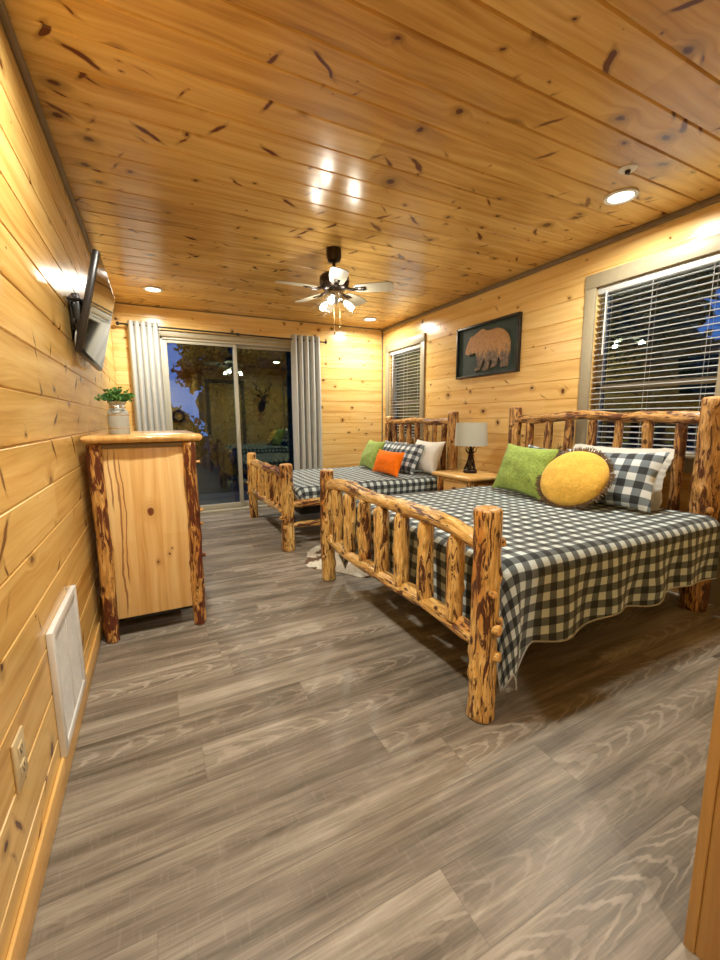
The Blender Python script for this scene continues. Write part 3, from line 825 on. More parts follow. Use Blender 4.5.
# ------------------------------------------------------------------ log beds
def posts_and_rails(parent, pts_y, x, ztop, rad, zr_top, zr_bot, n, mat, seed, wave, slat_r, prefix, stubs=(), top_r=.046, bot_r=.042, cross=True, zb=None):
    ya, yb = pts_y
    for k, y in enumerate((ya, yb)):
        bm = new()
        lean = .006
        zt = ztop[k]
        log(bm, [(x, y, .008), (x+lean*(-1)**k, y+lean, zt*.5), (x, y, zt-.016)], rad[k], seed+k, amp=.05, knots=6, taper=.04, step=.02, seg=24)
        for (kk, z, th, sz) in stubs:
            if kk != k: continue
            rd = rad[k] if isinstance(rad, tuple) else rad
            d = Vector((math.cos(th), math.sin(th), .12))
            p0 = Vector((x, y, z)) + d*rd*.5
            log(bm, [p0, p0+d*(rd*.72)], sz, seed+77+int(z*100), amp=.03, knots=0, step=.008, seg=12)
        obj('post', bm, mat, parent)
    dy = yb-ya
    def rail(z0, r, sd, wv, nm):
        bm = new()
        pts = []
        m_ = 8
        rn = random.Random(sd)
        for i in range(m_+1):
            t = i/m_
            w_ = 0 if i in (0, m_) else 1
            pts.append((x+w_*rn.uniform(-.008, .008), ya+dy*t, z0+wv(t)+w_*rn.uniform(-.006, .006)))
        log(bm, pts, r, sd, amp=.13, ends=('thin', 'thin'), knots=7, seg=22, step=.018, fine=.06)
        if nm: return obj(nm, bm, mat, parent)
    rail(zr_top, top_r, seed+11, wave, 'top_rail')
    rail(zr_bot, bot_r, seed+12, lambda t: .010*math.sin(t*7), 'bottom_rail')
    rn = random.Random(seed+3)
    for i in range(n):
        t = (i+.85)/(n+.7)
        y = ya+dy*t
        bm = new()
        rs = slat_r*rn.uniform(.88, 1.12)
        zt = zr_top+wave(t)-top_r*.45
        log(bm, [(x, y, zr_bot+bot_r*.5), (x+rn.uniform(-.006, .006), y+rn.uniform(-.008, .008), (zr_bot+zt)/2), (x, y, zt)], rs, seed+30+i, amp=.07, ends=('cut', 'tenon'), knots=rn.choice((2, 3, 4)), seg=18, step=.016, fine=.05)
        obj('spindle', bm, mat, parent)

def bed(loc, label, foot_y, head_y, x_head, seed, far):
    root = thing('log_bed', label, 'bed', loc, 0, 'two log beds')
    X = lambda v: v-loc[0]
    Y = lambda v: v-loc[1]
    fb = bpy.data.objects.new('footboard', None); hb = bpy.data.objects.new('headboard', None)
    for e in (fb, hb): C.objects.link(e); e.parent = root; e.empty_display_size = .05
    xf = X(1.07 if not far else 1.0)
    if not far:
        st = ((0, .70, -.35, .019), (0, .375, -1.25, .020), (0, .40, -.85, .018), (0, .335, -.15, .019), (0, .265, -1.1, .020), (0, .52, -1.75, .013), (1, .18, -2.6, .014), (1, .45, -2.2, .012))
        posts_and_rails(fb, (Y(foot_y[0]), Y(foot_y[1])), xf, (.845, .815), (.052, .050), .690, .312, 7, m_log, seed, lambda t: .050*math.sin(t*PI)+.016*math.sin(t*9), .040, 'f', st, top_r=.036, bot_r=.037)
    else:
        st = ((0, .30, -2.8, .020), (0, .36, 3.0, .016), (1, .42, 3.1, .018), (1, .30, 3.1, .016), (0, .52, -1.4, .012), (0, .22, -2.2, .018))
        posts_and_rails(fb, (Y(foot_y[0]), Y(foot_y[1])), xf, (.785, .785), (.058, .052), .655, .335, 8, m_log, seed, lambda t: .035*math.sin(t*PI)+.010*math.sin(t*9), .032, 'f', st, top_r=.036, bot_r=.035)
    st2 = ((1, 1.10, -2.9, .016), (0, .62, -2.4, .020), (0, .50, 2.9, .014))
    posts_and_rails(hb, (Y(head_y[0]), Y(head_y[1])), X(x_head), (1.275, 1.265) if not far else (1.24, 1.20), (.070, .058) if not far else (.060, .055), 1.150 if not far else 1.115, .40, 7, m_log3, seed+200, lambda t: .022*math.sin(t*PI)+.006*math.sin(t*13), .031 if not far else .032, 'h', st2, top_r=.036)
    zs = ((.36,) if not far else (.42, .225))
    for y0_, y1_ in ((foot_y[0], head_y[0]), (foot_y[1], head_y[1])):
        for z in zs:
            bm = new()
            off = (.055 if y0_ == foot_y[0] else -.055) if not far else 0
            log(bm, [(xf+.05, Y(y0_)+off, z), ((xf+X(x_head))/2, Y((y0_+y1_)/2)+off, z-.004), (X(x_head)-.05, Y(y1_)+off, z)], .040 if z > .3 else .028, seed+400+int(z*100)+int(y0_*10), amp=.09, ends=('thin', 'thin'), knots=6, seg=18, step=.025)
            obj('side_rail', bm, m_log, root)
    return root
B1F, B1H, XH1 = (1.108, 2.69), (1.235, 2.70), 2.885
B2F, B2H, XH2 = (3.48, 4.90), (3.56, 4.92), 2.885
bed((1.97, 1.9, 0), 'large log bed nearest the viewer with thick peeled log footboard', B1F, B1H, XH1, 11, False)
bed((1.95, 4.2, 0), 'far log bed by the sliding door and corner window, behind the nearer bed', B2F, B2H, XH2, 51, True)

def mattress(loc, size, label, z0, z1, cl=m_sheet):
    root = thing('mattress', label, 'mattress', (loc[0], loc[1], z0))
    bm = new(); bx(bm, (0, 0, (z1-z0)*.72), (size[0], size[1], (z1-z0)*.56), .05, seg=4); obj('mattress_body', bm, cl, root)
    bm = new(); bx(bm, (0, 0, (z1-z0)*.21), (size[0]-.02, size[1]-.02, (z1-z0)*.42), .02, seg=3); obj('box_spring', bm, m_dark, root)
mattress((1.985, 1.905), (1.60, 1.40), 'mattress hidden under the checked cover of the nearer bed', .28, .580)
mattress((1.965, 4.185), (1.64, 1.20), 'mattress hidden under the checked cover of the far bed', .28, .535)

def bedspread(label, x0, x1, y0, y1, ztop, drop_near, drop_far, drop_foot, seed, step=.022, fold=.016, tuck=0.0, wave_hem=.02, group='checked bed covers'):
    root_loc = ((x0+x1)/2, (y0+y1)/2, 0)
    root = thing('bedspread', label, 'bed cover', root_loc, 0, group)
    R_, ra = .09, .065
    s0, s1 = x0-drop_foot, x1
    t0, t1 = y0-drop_near, y1+drop_far
    ns, ntt = int((s1-s0)/step), int((t1-t0)/step)
    cx0, cx1, cy0, cy1 = x0+R_, x1+10, y0+R_, y1-R_
    bm = new(); uvl = bm.loops.layers.uv.new('UVMap')
    def P(s, t, o=0):
        px, py = max(cx0, s), min(max(cy0, t), cy1)
        dx, dy = s-px, t-py
        d = math.hypot(dx, dy)
        nz = noise.noise(Vector((s*2.1, t*2.1, seed)))*.010 + noise.noise(Vector((s*6.5, t*5.5, seed+4)))*.0045
        if d < 1e-6: return Vector((s, t, ztop+nz+o))
        ux, uy = dx/d, dy/d
        flat = R_-ra
        if d < flat: return Vector((s, t, ztop+nz+o))
        q = d-flat
        arc = ra*PI/2
        if q < arc:
            a = q/ra; out_ = flat+ra*math.sin(a); z = ztop-ra*(1-math.cos(a)); nzz = nz*math.cos(a)
            n_ = Vector((ux*math.sin(a), uy*math.sin(a), math.cos(a)))
            fo = 0
        else:
            dr = q-arc
            out_ = R_; z = ztop-ra-dr; nzz = 0
            phi = math.atan2(uy, ux)
            per = px*1.0+py*1.0+phi*.30
            grow = min(1, dr/.22)
            fo = fold*grow*(math.sin(per*19+seed)+.7*noise.noise(Vector((per*7, z*2, seed)))*1.6)
            corner = min(abs(ux), abs(uy))*1.4
            fo += grow*corner*(.040+.026*math.cos(phi*4+1.0))
            fo -= tuck*min(1, dr/.15)
            fo += noise.noise(Vector((s*6, t*6, z*5+seed)))*.006
            n_ = Vector((ux, uy, 0))
        r_ = out_+fo
        p = Vector((px+ux*r_, py+uy*r_, z+nzz)) + n_*o
        return p
    V = {}
    def hem(s, t):
        return 0
    G = []
    for o in (0.0, -.006):
        g = []
        for i in range(ns+1):
            row = []
            for j in range(ntt+1):
                s = s0+(s1-s0)*i/ns; t = t0+(t1-t0)*j/ntt
                # uneven hem
                if t < y0:
                    k = (y0-t)/drop_near; 
                    ex = 1+wave_hem*2.5*math.sin(s*11+seed)*k
                    if wave_hem:
                        ex += .42*max(0, min(1, 1-(s-x0-.05)/.13))*max(0, min(1, (s-x0+.10)/.10))*k + .06-.16*(s-x0)/(x1-x0)
                    t = y0-(y0-t)*ex
                p = P(s, t, o) - Vector(root_loc)
                if p.z < .012: p.z = .012+.002*random.random()
                row.append((bm.verts.new(p), (s, t)))
            g.append(row)
        G.append(g)
    for gi, g in enumerate(G):
        for i in range(ns):
            for j in range(ntt):
                q = [g[i][j], g[i+1][j], g[i+1][j+1], g[i][j+1]]
                if gi: q = q[::-1]
                f = bm.faces.new([a[0] for a in q])
                for lp, a in zip(f.loops, q): lp[uvl].uv = a[1]
    A, B = G
    edge = [(i, 0) for i in range(ns+1)] + [(ns, j) for j in range(1, ntt+1)] + [(i, ntt) for i in range(ns-1, -1, -1)] + [(0, j) for j in range(ntt-1, 0, -1)]
    for a, b in zip(edge, edge[1:]+edge[:1]):
        f = bm.faces.new([A[b[0]][b[1]][0], A[a[0]][a[1]][0], B[a[0]][a[1]][0], B[b[0]][b[1]][0]])
    # hem piping along the three hanging edges
    line = [A[i][0][0].co.copy() for i in range(ns, -1, -1)] + [A[0][j][0].co.copy() for j in range(1, ntt+1)] + [A[i][ntt][0].co.copy() for i in range(1, ns+1)]
    obj('cover_cloth', bm, m_gingham, root, angle=80)
    bm = new(); tube(bm, [Vector((p.x, p.y, max(p.z, .012))) for p in line], .0038, 6); obj('hem_edge', bm, m_hem, root)
bedspread('black and white buffalo check cover hanging over the side of the nearer bed', 1.160, 2.79, 1.105, 2.63, .600, .335, .34, .30, 3)
bedspread('black and white buffalo check cover tucked in on the far bed', 1.09, 2.79, 3.47, 4.84, .555, .12, .12, .03, 9, fold=.003, tuck=.02, wave_hem=0)

# ------------------------------------------------------------------ pillows
def pillow_mesh(bm, w_, h_, t_, seed, n=22, round_=False, flange=0.0, pinch=.10, uvs=1.0, wr=.010, ruffle=0):
    """local: x = width, z = height, y = thickness (front is -y)"""
    uvl = bm.loops.layers.uv.new('UVMap')
    def P(i, j, sd):
        u, v = -1+2*i/n, -1+2*j/n
        if round_:
            # square to disc
            x = u*math.sqrt(1-v*v/2); z = v*math.sqrt(1-u*u/2); rr_ = min(1, math.hypot(x, z))
            th = (1-rr_**2.4)**.55 if rr_ < 1 else 0
            X_, Z_ = x*w_/2, z*h_/2
        else:
            th = max(0, (1-abs(u)**2.3)*(1-abs(v)**2.3))**.55
            X_ = w_/2*u*(1-pinch*(1-v*v)*abs(u)); Z_ = h_/2*v*(1-pinch*(1-u*u)*abs(v))
        nz = noise.noise(Vector((u*1.7+seed, v*1.7, sd*3)))*wr*th + noise.noise(Vector((u*5+seed, v*5, sd*2)))*wr*.5*th**.5
        return Vector((X_, sd*(t_/2*th+nz), Z_)), (X_*uvs, Z_*uvs)
    A = [[P(i, j, -1) for j in range(n+1)] for i in range(n+1)]
    Bk = [[P(i, j, 1) for j in range(n+1)] for i in range(n+1)]
    va = [[bm.verts.new(p) for p, _ in r] for r in A]
    vb = [[(va[i][j] if i in (0, n) or j in (0, n) else bm.verts.new(Bk[i][j][0])) for j in range(n+1)] for i in range(n+1)]
    for i in range(n):
        for j in range(n):
            for gv, fl in ((va, 0), (vb, 1)):
                idx = [(i, j), (i+1, j), (i+1, j+1), (i, j+1)]
                if fl: idx = idx[::-1]
                f = bm.faces.new([gv[a][b] for a, b in idx])
                for lp, (a, b) in zip(f.loops, idx): lp[uvl].uv = A[a][b][1]
    rim = [A[i][0][0] for i in range(n)] + [A[n][j][0] for j in range(n)] + [A[i][n][0] for i in range(n, 0, -1)] + [A[0][j][0] for j in range(n, 0, -1)]
    if flange:
        m_ = len(rim)
        inn, outv = [], []
        for k, p in enumerate(rim):
            # outward direction in the pillow plane
            tdir = rim[(k+1) % m_]-rim[k-1]; nd = Vector((tdir.z, 0, -tdir.x)).normalized()
            rip = math.sin(k*2.2)*ruffle
            inn.append((bm.verts.new(p+Vector((0, -.004, 0))), bm.verts.new(p+Vector((0, .004, 0)))))
            q = p+nd*flange*(1+.05*math.sin(k*1.3))
            outv.append((bm.verts.new(q+Vector((0, -.003+rip, 0))), bm.verts.new(q+Vector((0, .003+rip, 0)))))
        for k in range(m_):
            k2 = (k+1) % m_
            for quad in ((inn[k][0], inn[k2][0], outv[k2][0], outv[k][0]), (inn[k2][1], inn[k][1], outv[k][1], outv[k2][1]), (outv[k][0], outv[k2][0], outv[k2][1], outv[k][1])):
                f = bm.faces.new(quad)
                for lp in f.loops: lp[uvl].uv = (lp.vert.co.x*uvs, lp.vert.co.z*uvs)
    return rim

def pillow(name, label, cat, loc, w_, h_, t_, mat, seed, lean, yaw_=0, rollz=0, round_=False, fringe=None, flange=0, ruffle=0, uvs=1.0, group=None, pinch=.10, sides=None):
    """loc = middle of the lower edge. lean = backwards tilt (towards +x). yaw_ turns the face: 0 faces -x"""
    root = thing(name, label, cat, loc, 0, group)
    base = Matrix.Rotation(-PI/2+yaw_, 4, 'Z') @ Matrix.Rotation(-lean, 4, 'X') @ Matrix.Rotation(rollz, 4, 'Y')
    bm = new(); rim = pillow_mesh(bm, w_, h_, t_, seed, round_=round_, flange=flange, ruffle=ruffle, uvs=uvs, pinch=pinch)
    root.matrix_world = Matrix.Translation(loc) @ base
    p = obj('cushion_cover', bm, mat, root, angle=80)
    p.location = (0, 0, h_/2+flange*.6)
    if fringe:
        bm = new(); rn = random.Random(seed)
        m_ = len(rim)
        for k in range(m_):
            for q in range(5):
                a = rim[k].lerp(rim[(k+1) % m_], q/5)
                if sides and not sides(a.x/(w_/2), a.z/(h_/2)): continue
                tdir = rim[(k+1) % m_]-rim[k-1]; nd = Vector((tdir.z, 0, -tdir.x)).normalized()
                d = (nd + Vector((rn.uniform(-.5, .5), rn.uniform(-.8, .5), rn.uniform(-.5, .5)))).normalized()
                ln = rn.uniform(.020, .036)
                tube(bm, [a-nd*.004, a+d*ln*.6, a+d*ln+Vector((rn.uniform(-.004, .004), 0, rn.uniform(-.004, .004)))], [.0030, .0026, .0016], 4)
        fr = obj('fringe', bm, fringe, root); fr.location = p.location
    return root
Z1 = .612; Z2 = .566
# nearer bed, back to front
pillow('pillow', 'white pillow standing behind the checked ones at the middle of the nearer headboard', 'pillow', (2.67, 2.34, Z1), .50, .31, .13, m_sham, 4, .42, 0, group='white pillows')
pillow('pillow', 'white ruffled pillow peeking out at the right end of the nearer bed', 'pillow', (2.66, 1.69, Z1), .60, .325, .12, m_sham, 14, .32, .05, flange=.035, ruffle=.006, group='white pillows')
pillow('pillow', 'checked pillow half hidden behind the round yellow cushion and the green one', 'pillow', (2.53, 2.11, Z1), .54, .36, .13, m_gingham2, 6, .45, .04, .06, group='checked pillows')
pillow('pillow', 'checked pillow right of the round yellow cushion, leaning on the ruffled white pillow', 'pillow', (2.48, 1.64, Z1), .64, .385, .14, m_gingham2, 8, .50, .06, -.03, group='checked pillows')
pillow('throw_cushion', 'square lime green cushion with brown fringe on the nearer bed', 'cushion', (2.33, 2.16, Z1), .50, .375, .14, m_green, 21, .38, -.06, .03, fringe=m_fringe, group=None, sides=lambda x, z: x > .9)
pillow('throw_cushion', 'round mustard yellow cushion with fringed rim on the nearer bed', 'cushion', (2.27, 1.72, Z1), .43, .40, .15, m_yellow, 33, .60, .12, round_=True, fringe=m_fringe)
# far bed
pillow('pillow', 'white pillow at the near end of the far bed, against the log headboard', 'pillow', (2.62, 3.78, Z2), .54, .38, .16, m_sham, 41, .36, .0, group='white pillows')
pillow('pillow', 'white pillow hidden behind green cushion on the far bed', 'pillow', (2.60, 4.42, Z2), .52, .32, .14, m_sham, 43, .36, .0, group='white pillows')
pillow('pillow', 'checked pillow behind the orange cushion, in front of the white one on the far bed', 'pillow', (2.44, 3.98, Z2), .60, .37, .14, m_gingham2, 45, .50, .05, group='checked pillows')
pillow('pillow', 'checked pillow between green cushion and headboard of the far bed', 'pillow', (2.47, 4.36, Z2), .56, .37, .14, m_gingham2, 47, .50, -.05, group='checked pillows')
pillow('throw_cushion', 'square green cushion on the far bed, left of the orange one', 'cushion', (2.28, 4.45, Z2), .56, .37, .14, m_green, 53, .42, -.15, fringe=None)
pillow('throw_cushion', 'small oblong bright orange cushion on the far bed', 'cushion', (2.20, 3.86, Z2), .58, .27, .13, m_orange, 57, .35, -.02)

# ------------------------------------------------------------------ live-edge slab helper
def slab(bm, x0, x1, y0, y1, z0, z1, seed, wob=.012, edges='xy'):
    n = 26
    loop = []
    def w_(t, k): return noise.noise(Vector((t*3.1, k*7.7, seed)))*wob*2
    for i in range(n): t = i/n; loop.append((x0+(x1-x0)*t, y0+w_(t, 1), 0))
    for i in range(n): t = i/n; loop.append((x1+w_(t, 2), y0+(y1-y0)*t, 1))
    for i in range(n): t = i/n; loop.append((x1-(x1-x0)*t, y1+w_(t, 3), 2))
    for i in range(n): t = i/n; loop.append((x0, y1-(y1-y0)*t, 3))
    cx_, cy_ = (x0+x1)/2, (y0+y1)/2
    h = z1-z0
    rows = []
    for k, (ins, z) in enumerate(((.016, z0), (.004, z0+h*.22), (.0, z0+h*.55), (.004, z1-h*.16), (.010, z1-h*.04), (.014, z1))):
        row = []
        for i, (x, y, s_) in enumerate(loop):
            d = Vector((cx_-x, cy_-y, 0))
            ii = ins + noise.noise(Vector((i*.35, z*30, seed+3)))*.004
            sx = -ii if x > cx_ else ii; sy = -ii if y > cy_ else ii
            if s_ in (0, 2): sx = sx if abs(x-x0) < .02 or abs(x-x1) < .02 else 0
            if s_ in (1, 3): sy = sy if abs(y-y0) < .02 or abs(y-y1) < .02 else 0
            row.append(bm.verts.new((x+sx, y+sy, z)))
        rows.append(row)
    m_ = len(loop)
    for a, b in zip(rows, rows[1:]):
        for i in range(m_): bm.faces.new((a[i], a[(i+1) % m_], b[(i+1) % m_], b[i]))
    bm.faces.new(list(reversed(rows[0]))); bm.faces.new(rows[-1])

# ------------------------------------------------------------------ dresser
DX0, DX1, DY0, DY1 = -.318, .205, 2.372, 3.27
dr = thing('log_dresser', 'tall log-framed pine dresser against the left wall with bark-streaked posts', 'dresser', ((DX0+DX1)/2, (DY0+DY1)/2, 0))
ox, oy = (DX0+DX1)/2, (DY0+DY1)/2
for i, (x, y, r_) in enumerate(((DX0+.040, DY0+.045, .034), (DX1-.048, DY0+.045, .034), (DX0+.040, DY1-.05, .034), (DX1-.048, DY1-.05, .034))):
    bm = new()
    log(bm, [(x-ox, y-oy, .008), (x-ox+.004, y-oy, .5), (x-ox, y-oy, 1.040)], r_, 500+i, amp=.07, knots=8, seg=22, step=.018, fine=.05)
    if i in (1, 3):
        for z, th in ((.93, -.1), (.66, .0), (.40, -.15), (.58, .3)):
            p0 = Vector((x-ox, y-oy, z))+Vector((math.cos(th), math.sin(th), .1))*.022
            log(bm, [p0, p0+Vector((math.cos(th), math.sin(th), .1))*.030], .010, 520+int(z*99), amp=.03, knots=0, step=.006, seg=10)
    obj('post', bm, m_log2, dr)
bm = new(); slab(bm, -(DX1-DX0)/2-.002, (DX1-DX0)/2+.010, -(DY1-DY0)/2-.012, (DY1-DY0)/2+.01, 1.052, 1.090, 4); obj('top_slab', bm, m_slab, dr)
def dpanel(y, nm):
    bm = new(); bx(bm, (0, 0, 0), (.43, .020, .925), .002); o = obj(nm, bm, m_panel, dr); o.location = (-.004, y, .575); return o
dpanel(DY0-oy+.058, 'side_panel'); dpanel(DY1-oy-.06, 'side_panel')
bm = new(); bx(bm, (-.004, DY0-oy+.047, 1.036), (.43, .030, .026), .004); bx(bm, (-.012, DY1-oy-.047, 1.036), (.42, .030, .032), .004); obj('top_rail', bm, m_crown, dr)
bm = new(); bx(bm, (-.222, 0, .575), (.012, DY1-DY0-.16, .93), .002); obj('back_panel', bm, m_panel, dr)
bm = new(); bx(bm, (0, 0, .088), (.38, DY1-DY0-.26, .05), .003); obj('bottom_rail', bm, m_black, dr)  # rail coloured black to paint in the shade below the side panels
for k in range(5):
    z = .215+k*.182
    bm = new(); bx(bm, (.200, 0, z), (.024, DY1-DY0-.185, .172), .004); d = obj('drawer', bm, m_panel, dr)
    for s_ in (-1, 1):
        bm = new(); lathe(bm, [(.009, 0), (.008, .012), (.014, .018), (.016, .026), (.012, .032), (.0, .034)], m=Matrix.Translation((.211, s_*.24, z)) @ Matrix.Rotation(PI/2, 4, 'Y'), seg=16, caps=False); obj('knob', bm, m_bronze, d)

# ------------------------------------------------------------------ potted plant on the dresser
pl = thing('potted_plant', 'small leafy green plant in a pale milk-can pot on the dresser', 'plant', (-.172, 2.585, 1.089))
m_can = plain('milk_can', (.42, .45, .42), .45, noise_amt=.08, scale=12)
bm = new(); lathe(bm, [(.0, .001), (.048, .001), (.051, .006), (.051, .110), (.049, .120), (.036, .138), (.036, .158), (.046, .168), (.047, .172), (.040, .172), (.033, .160), (.0, .156)], seg=32, caps=False); pot = obj('pot', bm, m_can, pl)
bm = new(); lathe(bm, [(.0515, .030), (.0525, .033), (.0515, .036)], seg=32, caps=False); lathe(bm, [(.0515, .100), (.0525, .103), (.0515, .106)], seg=32, caps=False)
lathe(bm, [(.037, .141), (.039, .146), (.037, .151)], seg=32, caps=False); obj('band', bm, m_chrome, pot)
bm = new()
pts = [Vector((.048*math.cos(a), .048*math.sin(a)*1.0, .128)) + Vector((.0, -.020*math.sin((a+2.3)/1.46*PI), 0)) for a in [-2.3+i*1.46/8 for i in range(9)]]
tube(bm, pts, .0022, 6); obj('handle', bm, m_black, pot)
m_leaf = plain('leaf_green', (.055, .20, .035), .45, noise_amt=.35, scale=25)
m_leaf2 = plain('leaf_light', (.14, .36, .09), .45, noise_amt=.3, scale=25)
rn = random.Random(12); bm = new(); bs = new()
for k in range(46):
    a = rn.uniform(0, 2*PI); el = rn.uniform(.25, 1.5); L = rn.uniform(.06, .095)
    d = Vector((math.cos(a)*math.cos(el), math.sin(a)*math.cos(el), math.sin(el)*1.0))
    base = Vector((math.cos(a)*.015, math.sin(a)*.015, .155)); tip = base+d*L
    tip.x = max(tip.x, -.135)
    midp = (base+tip)/2+Vector((0, 0, .015))
    tube(bs, [base, midp, tip], .0012, 4)
    for q in range(9):
        t = .3+.7*q/8; p = base.lerp(midp, min(1, t*2)) if t < .5 else midp.lerp(tip, (t-.5)*2)
        ld_ = (d*.4+Vector((rn.uniform(-1, 1), rn.uniform(-1, 1), rn.uniform(-.4, 1)))).normalized(); sz = rn.uniform(.014, .022)
        sd = ld_.cross(Vector((rn.uniform(-1, 1), rn.uniform(-1, 1), rn.uniform(-1, 1)))).normalized(); nn = ld_.cross(sd)
        vs = [p, p+ld_*sz*.35+sd*sz*.36+nn*.002, p+ld_*sz*.75+sd*sz*.30+nn*.001, p+ld_*sz*1.05, p+ld_*sz*.75-sd*sz*.30+nn*.001, p+ld_*sz*.35-sd*sz*.36+nn*.002]
        vv = [bm.verts.new(v) for v in vs]
        cen = bm.verts.new(p+ld_*sz*.5-nn*.002)
        mi = 0 if rn.random() < .65 else 1
        for i in range(6): bm.faces.new((vv[i], vv[(i+1) % 6], cen)).material_index = mi
obj('foliage', bm, [m_leaf, m_leaf2], pl); obj('stems', bs, m_leaf, pl)

# ------------------------------------------------------------------ television
tv = thing('television', 'flat screen television tilted down on a black wall bracket, left wall', 'television', (XL, 2.83, 1.72))
TW, TH, TIL = .86, .485, .235
TC = Vector((.112, 0, 0)); RT = Matrix.Rotation(TIL, 3, 'Y')
def tvb(bm, c, s, bev=.0):
    bx(bm, TC + RT @ Vector(c), s, bev, RT)
bm = new(); tvb(bm, (-.012, 0, 0), (.030, TW, TH), .006); tvb(bm, (-.034, 0, -.02), (.026, TW*.62, TH*.62), .010); obj('tv_body', bm, m_tvp, tv)
m_screen = NT('tv_screen'); m_screen.b.inputs['Base Color'].default_value = (.012, .013, .016, 1); m_screen.b.inputs['Roughness'].default_value = .06; m_screen.b.inputs['Specular IOR Level'].default_value = .9
bm = new(); tvb(bm, (.0042, 0, .003), (.003, TW-.022, TH-.030)); obj('screen', bm, m_screen.m, tv, smooth=False)
bm = new(); bx(bm, (.006, 0, -.02), (.010, .20, .26), .002)
for y in (-.10, .10): bx(bm, (.026, y, -.01), (.032, .028, .030), .002)
for y in (-.09, .09):
    q = TC + RT @ Vector((-.052, y, 0))
    bx(bm, q, (.014, .022, .30), .002, RT)
    tube(bm, [(.02, y, .04), (q.x, y, .04)], .009, 8); tube(bm, [(.02, y, -.06), (q.x-.01, y, -.06)], .009, 8)
tube(bm, [(.03, -.13, .03), (.05, -.21, .02)], .006, 8)
for z in (.03, -.07):
    bx(bm, (.030, -.17, z), (.020, .26, .026), .003); bx(bm, (.052, -.245, z), (.022, .10, .024), .003, Matrix.Rotation(.5, 3, 'Z'))
bx(bm, (.040, -.285, -.02), (.030, .030, .17), .004); bx(bm, (.012, -.16, -.02), (.012, .20, .16), .002)
tube(bm, [(.004, -.30, .035), (.060, -.30, .035)], .008, 8)
obj('wall_bracket', bm, m_black, tv)
bm = new()
for k in range(3):
    y0_ = -.24+.05*k
    tube(bm, catmull([(.045, y0_, -.05), (.022, y0_-.05, -.15), (.022, y0_+.02, -.27), (.045, y0_+.05, -.19)], 18), .0035, 8)
obj('cable', bm, m_white, tv)

# ------------------------------------------------------------------ wall vent and outlet, left wall
vt = thing('wall_vent', 'white louvred return-air grille low on the left wall', 'vent', (XL, 1.69, .305))
VW, VH = .425, .425
bm = new()
for s_ in (-1, 1): bx(bm, (.009, s_*(VW/2-.016), 0), (.018, .032, VH), .003)
for s_ in (-1, 1): bx(bm, (.0085, 0, s_*(VH/2-.016)), (.017, VW-.06, .032), .003)
bx(bm, (.008, 0, 0), (.010, .012, VH-.05), .001)
obj('frame', bm, m_white, vt)
m_lou = plain('vent_louvre', (.48, .48, .46), .5, noise_amt=.05)
for s_ in (-1, 1):
    bm = new(); bx(bm, (.0035, s_*.092, 0), (.004, .178, VH-.055))
    for k in range(30):
        z = -(VH-.07)/2+k*(VH-.07)/29
        bx(bm, (.009, s_*.092, z), (.0016, .172, .009), 0, Matrix.Rotation(-.7, 3, 'Y'))
    obj('louvre_panel', bm, m_lou, vt, smooth=False)
ot = thing('wall_outlet', 'ivory duplex power outlet on the left wall before the vent', 'outlet', (XL, 1.135, .372))
bm = new(); bx(bm, (.003, 0, 0), (.006, .078, .122), .0025); pt = obj('cover_plate', bm, m_ivory, ot)
for s_ in (-1, 1):
    bm = new(); bx(bm, (.0065, 0, s_*.024), (.003, .034, .028), .001); r_ = obj('receptacle', bm, m_ivory, ot)
    bm = new()
    for dy in (-.007, .007): bx(bm, (.0082, dy, s_*.024+.003), (.001, .0025, .009))
    bx(bm, (.0082, 0, s_*.024-.008), (.001, .005, .005)); obj('slot', bm, m_black, r_, smooth=False)

# ------------------------------------------------------------------ bear picture
pc = thing('framed_picture', 'black framed dark green panel with a carved brown bear in relief', 'picture', (XR, 3.272, 1.85))
PW, PH = .868, .524
bm = new()
for s_ in (-1, 1): bx(bm, (-.019, s_*(PW/2-.011), 0), (.038, .022, PH), .002); bx(bm, (-.019, 0, s_*(PH/2-.011)), (.038, PW-.04, .022), .002)
obj('frame', bm, m_black, pc)
m_pgreen = plain('picture_green', (.020, .045, .040), .6, noise_amt=.2, scale=9)
bm = new(); bx(bm, (-.008, 0, 0), (.012, PW-.03, PH-.03)); obj('backing', bm, m_pgreen, pc, smooth=False)
BEAR = [(3.57, 1.841), (3.514, 1.812), (3.409, 1.839), (3.392, 1.774), (3.361, 1.701), (3.431, 1.653), (3.41, 1.637), (3.339, 1.657), (3.311, 1.709), (3.279, 1.773), (3.262, 1.717), (3.274, 1.677), (3.312, 1.654), (3.287, 1.635), (3.229, 1.639), (3.208, 1.683), (3.205, 1.737), (3.173, 1.739), (3.165, 1.692), (3.192, 1.675), (3.182, 1.656), (3.117, 1.662), (3.097, 1.71), (3.089, 1.754), (3.062, 1.731), (3.045, 1.684), (3.071, 1.661), (3.052, 1.646), (2.973, 1.65), (2.963, 1.706), (2.947, 1.779), (2.953, 1.881), (2.982, 1.948), (3.046, 2.004), (3.119, 2.027), (3.192, 2.023), (3.249, 2.02), (3.293, 2.047), (3.339, 2.05), (3.388, 2.028), (3.448, 1.998), (3.48, 2.003), (3.507, 1.99), (3.506, 1.966), (3.541, 1.936), (3.555, 1.896)]
mb = NT('carved_bear')
g_ = mb.n('ShaderNodeTexCoord').outputs['Object']; ss = mb.n('ShaderNodeSeparateXYZ'); mb.l(g_, ss.inputs[0])
nA = mb.noise(mb.comb(0.0, mb.math('MULTIPLY', ss.outputs[1], 26), mb.math('MULTIPLY', ss.outputs[2], 9)), 1, 3)
nB = mb.noise(g_, 45, 3)
zz = mb.math('ADD', ss.outputs[2], mb.math('MULTIPLY', mb.math('SUBTRACT', nA, .5), .30))
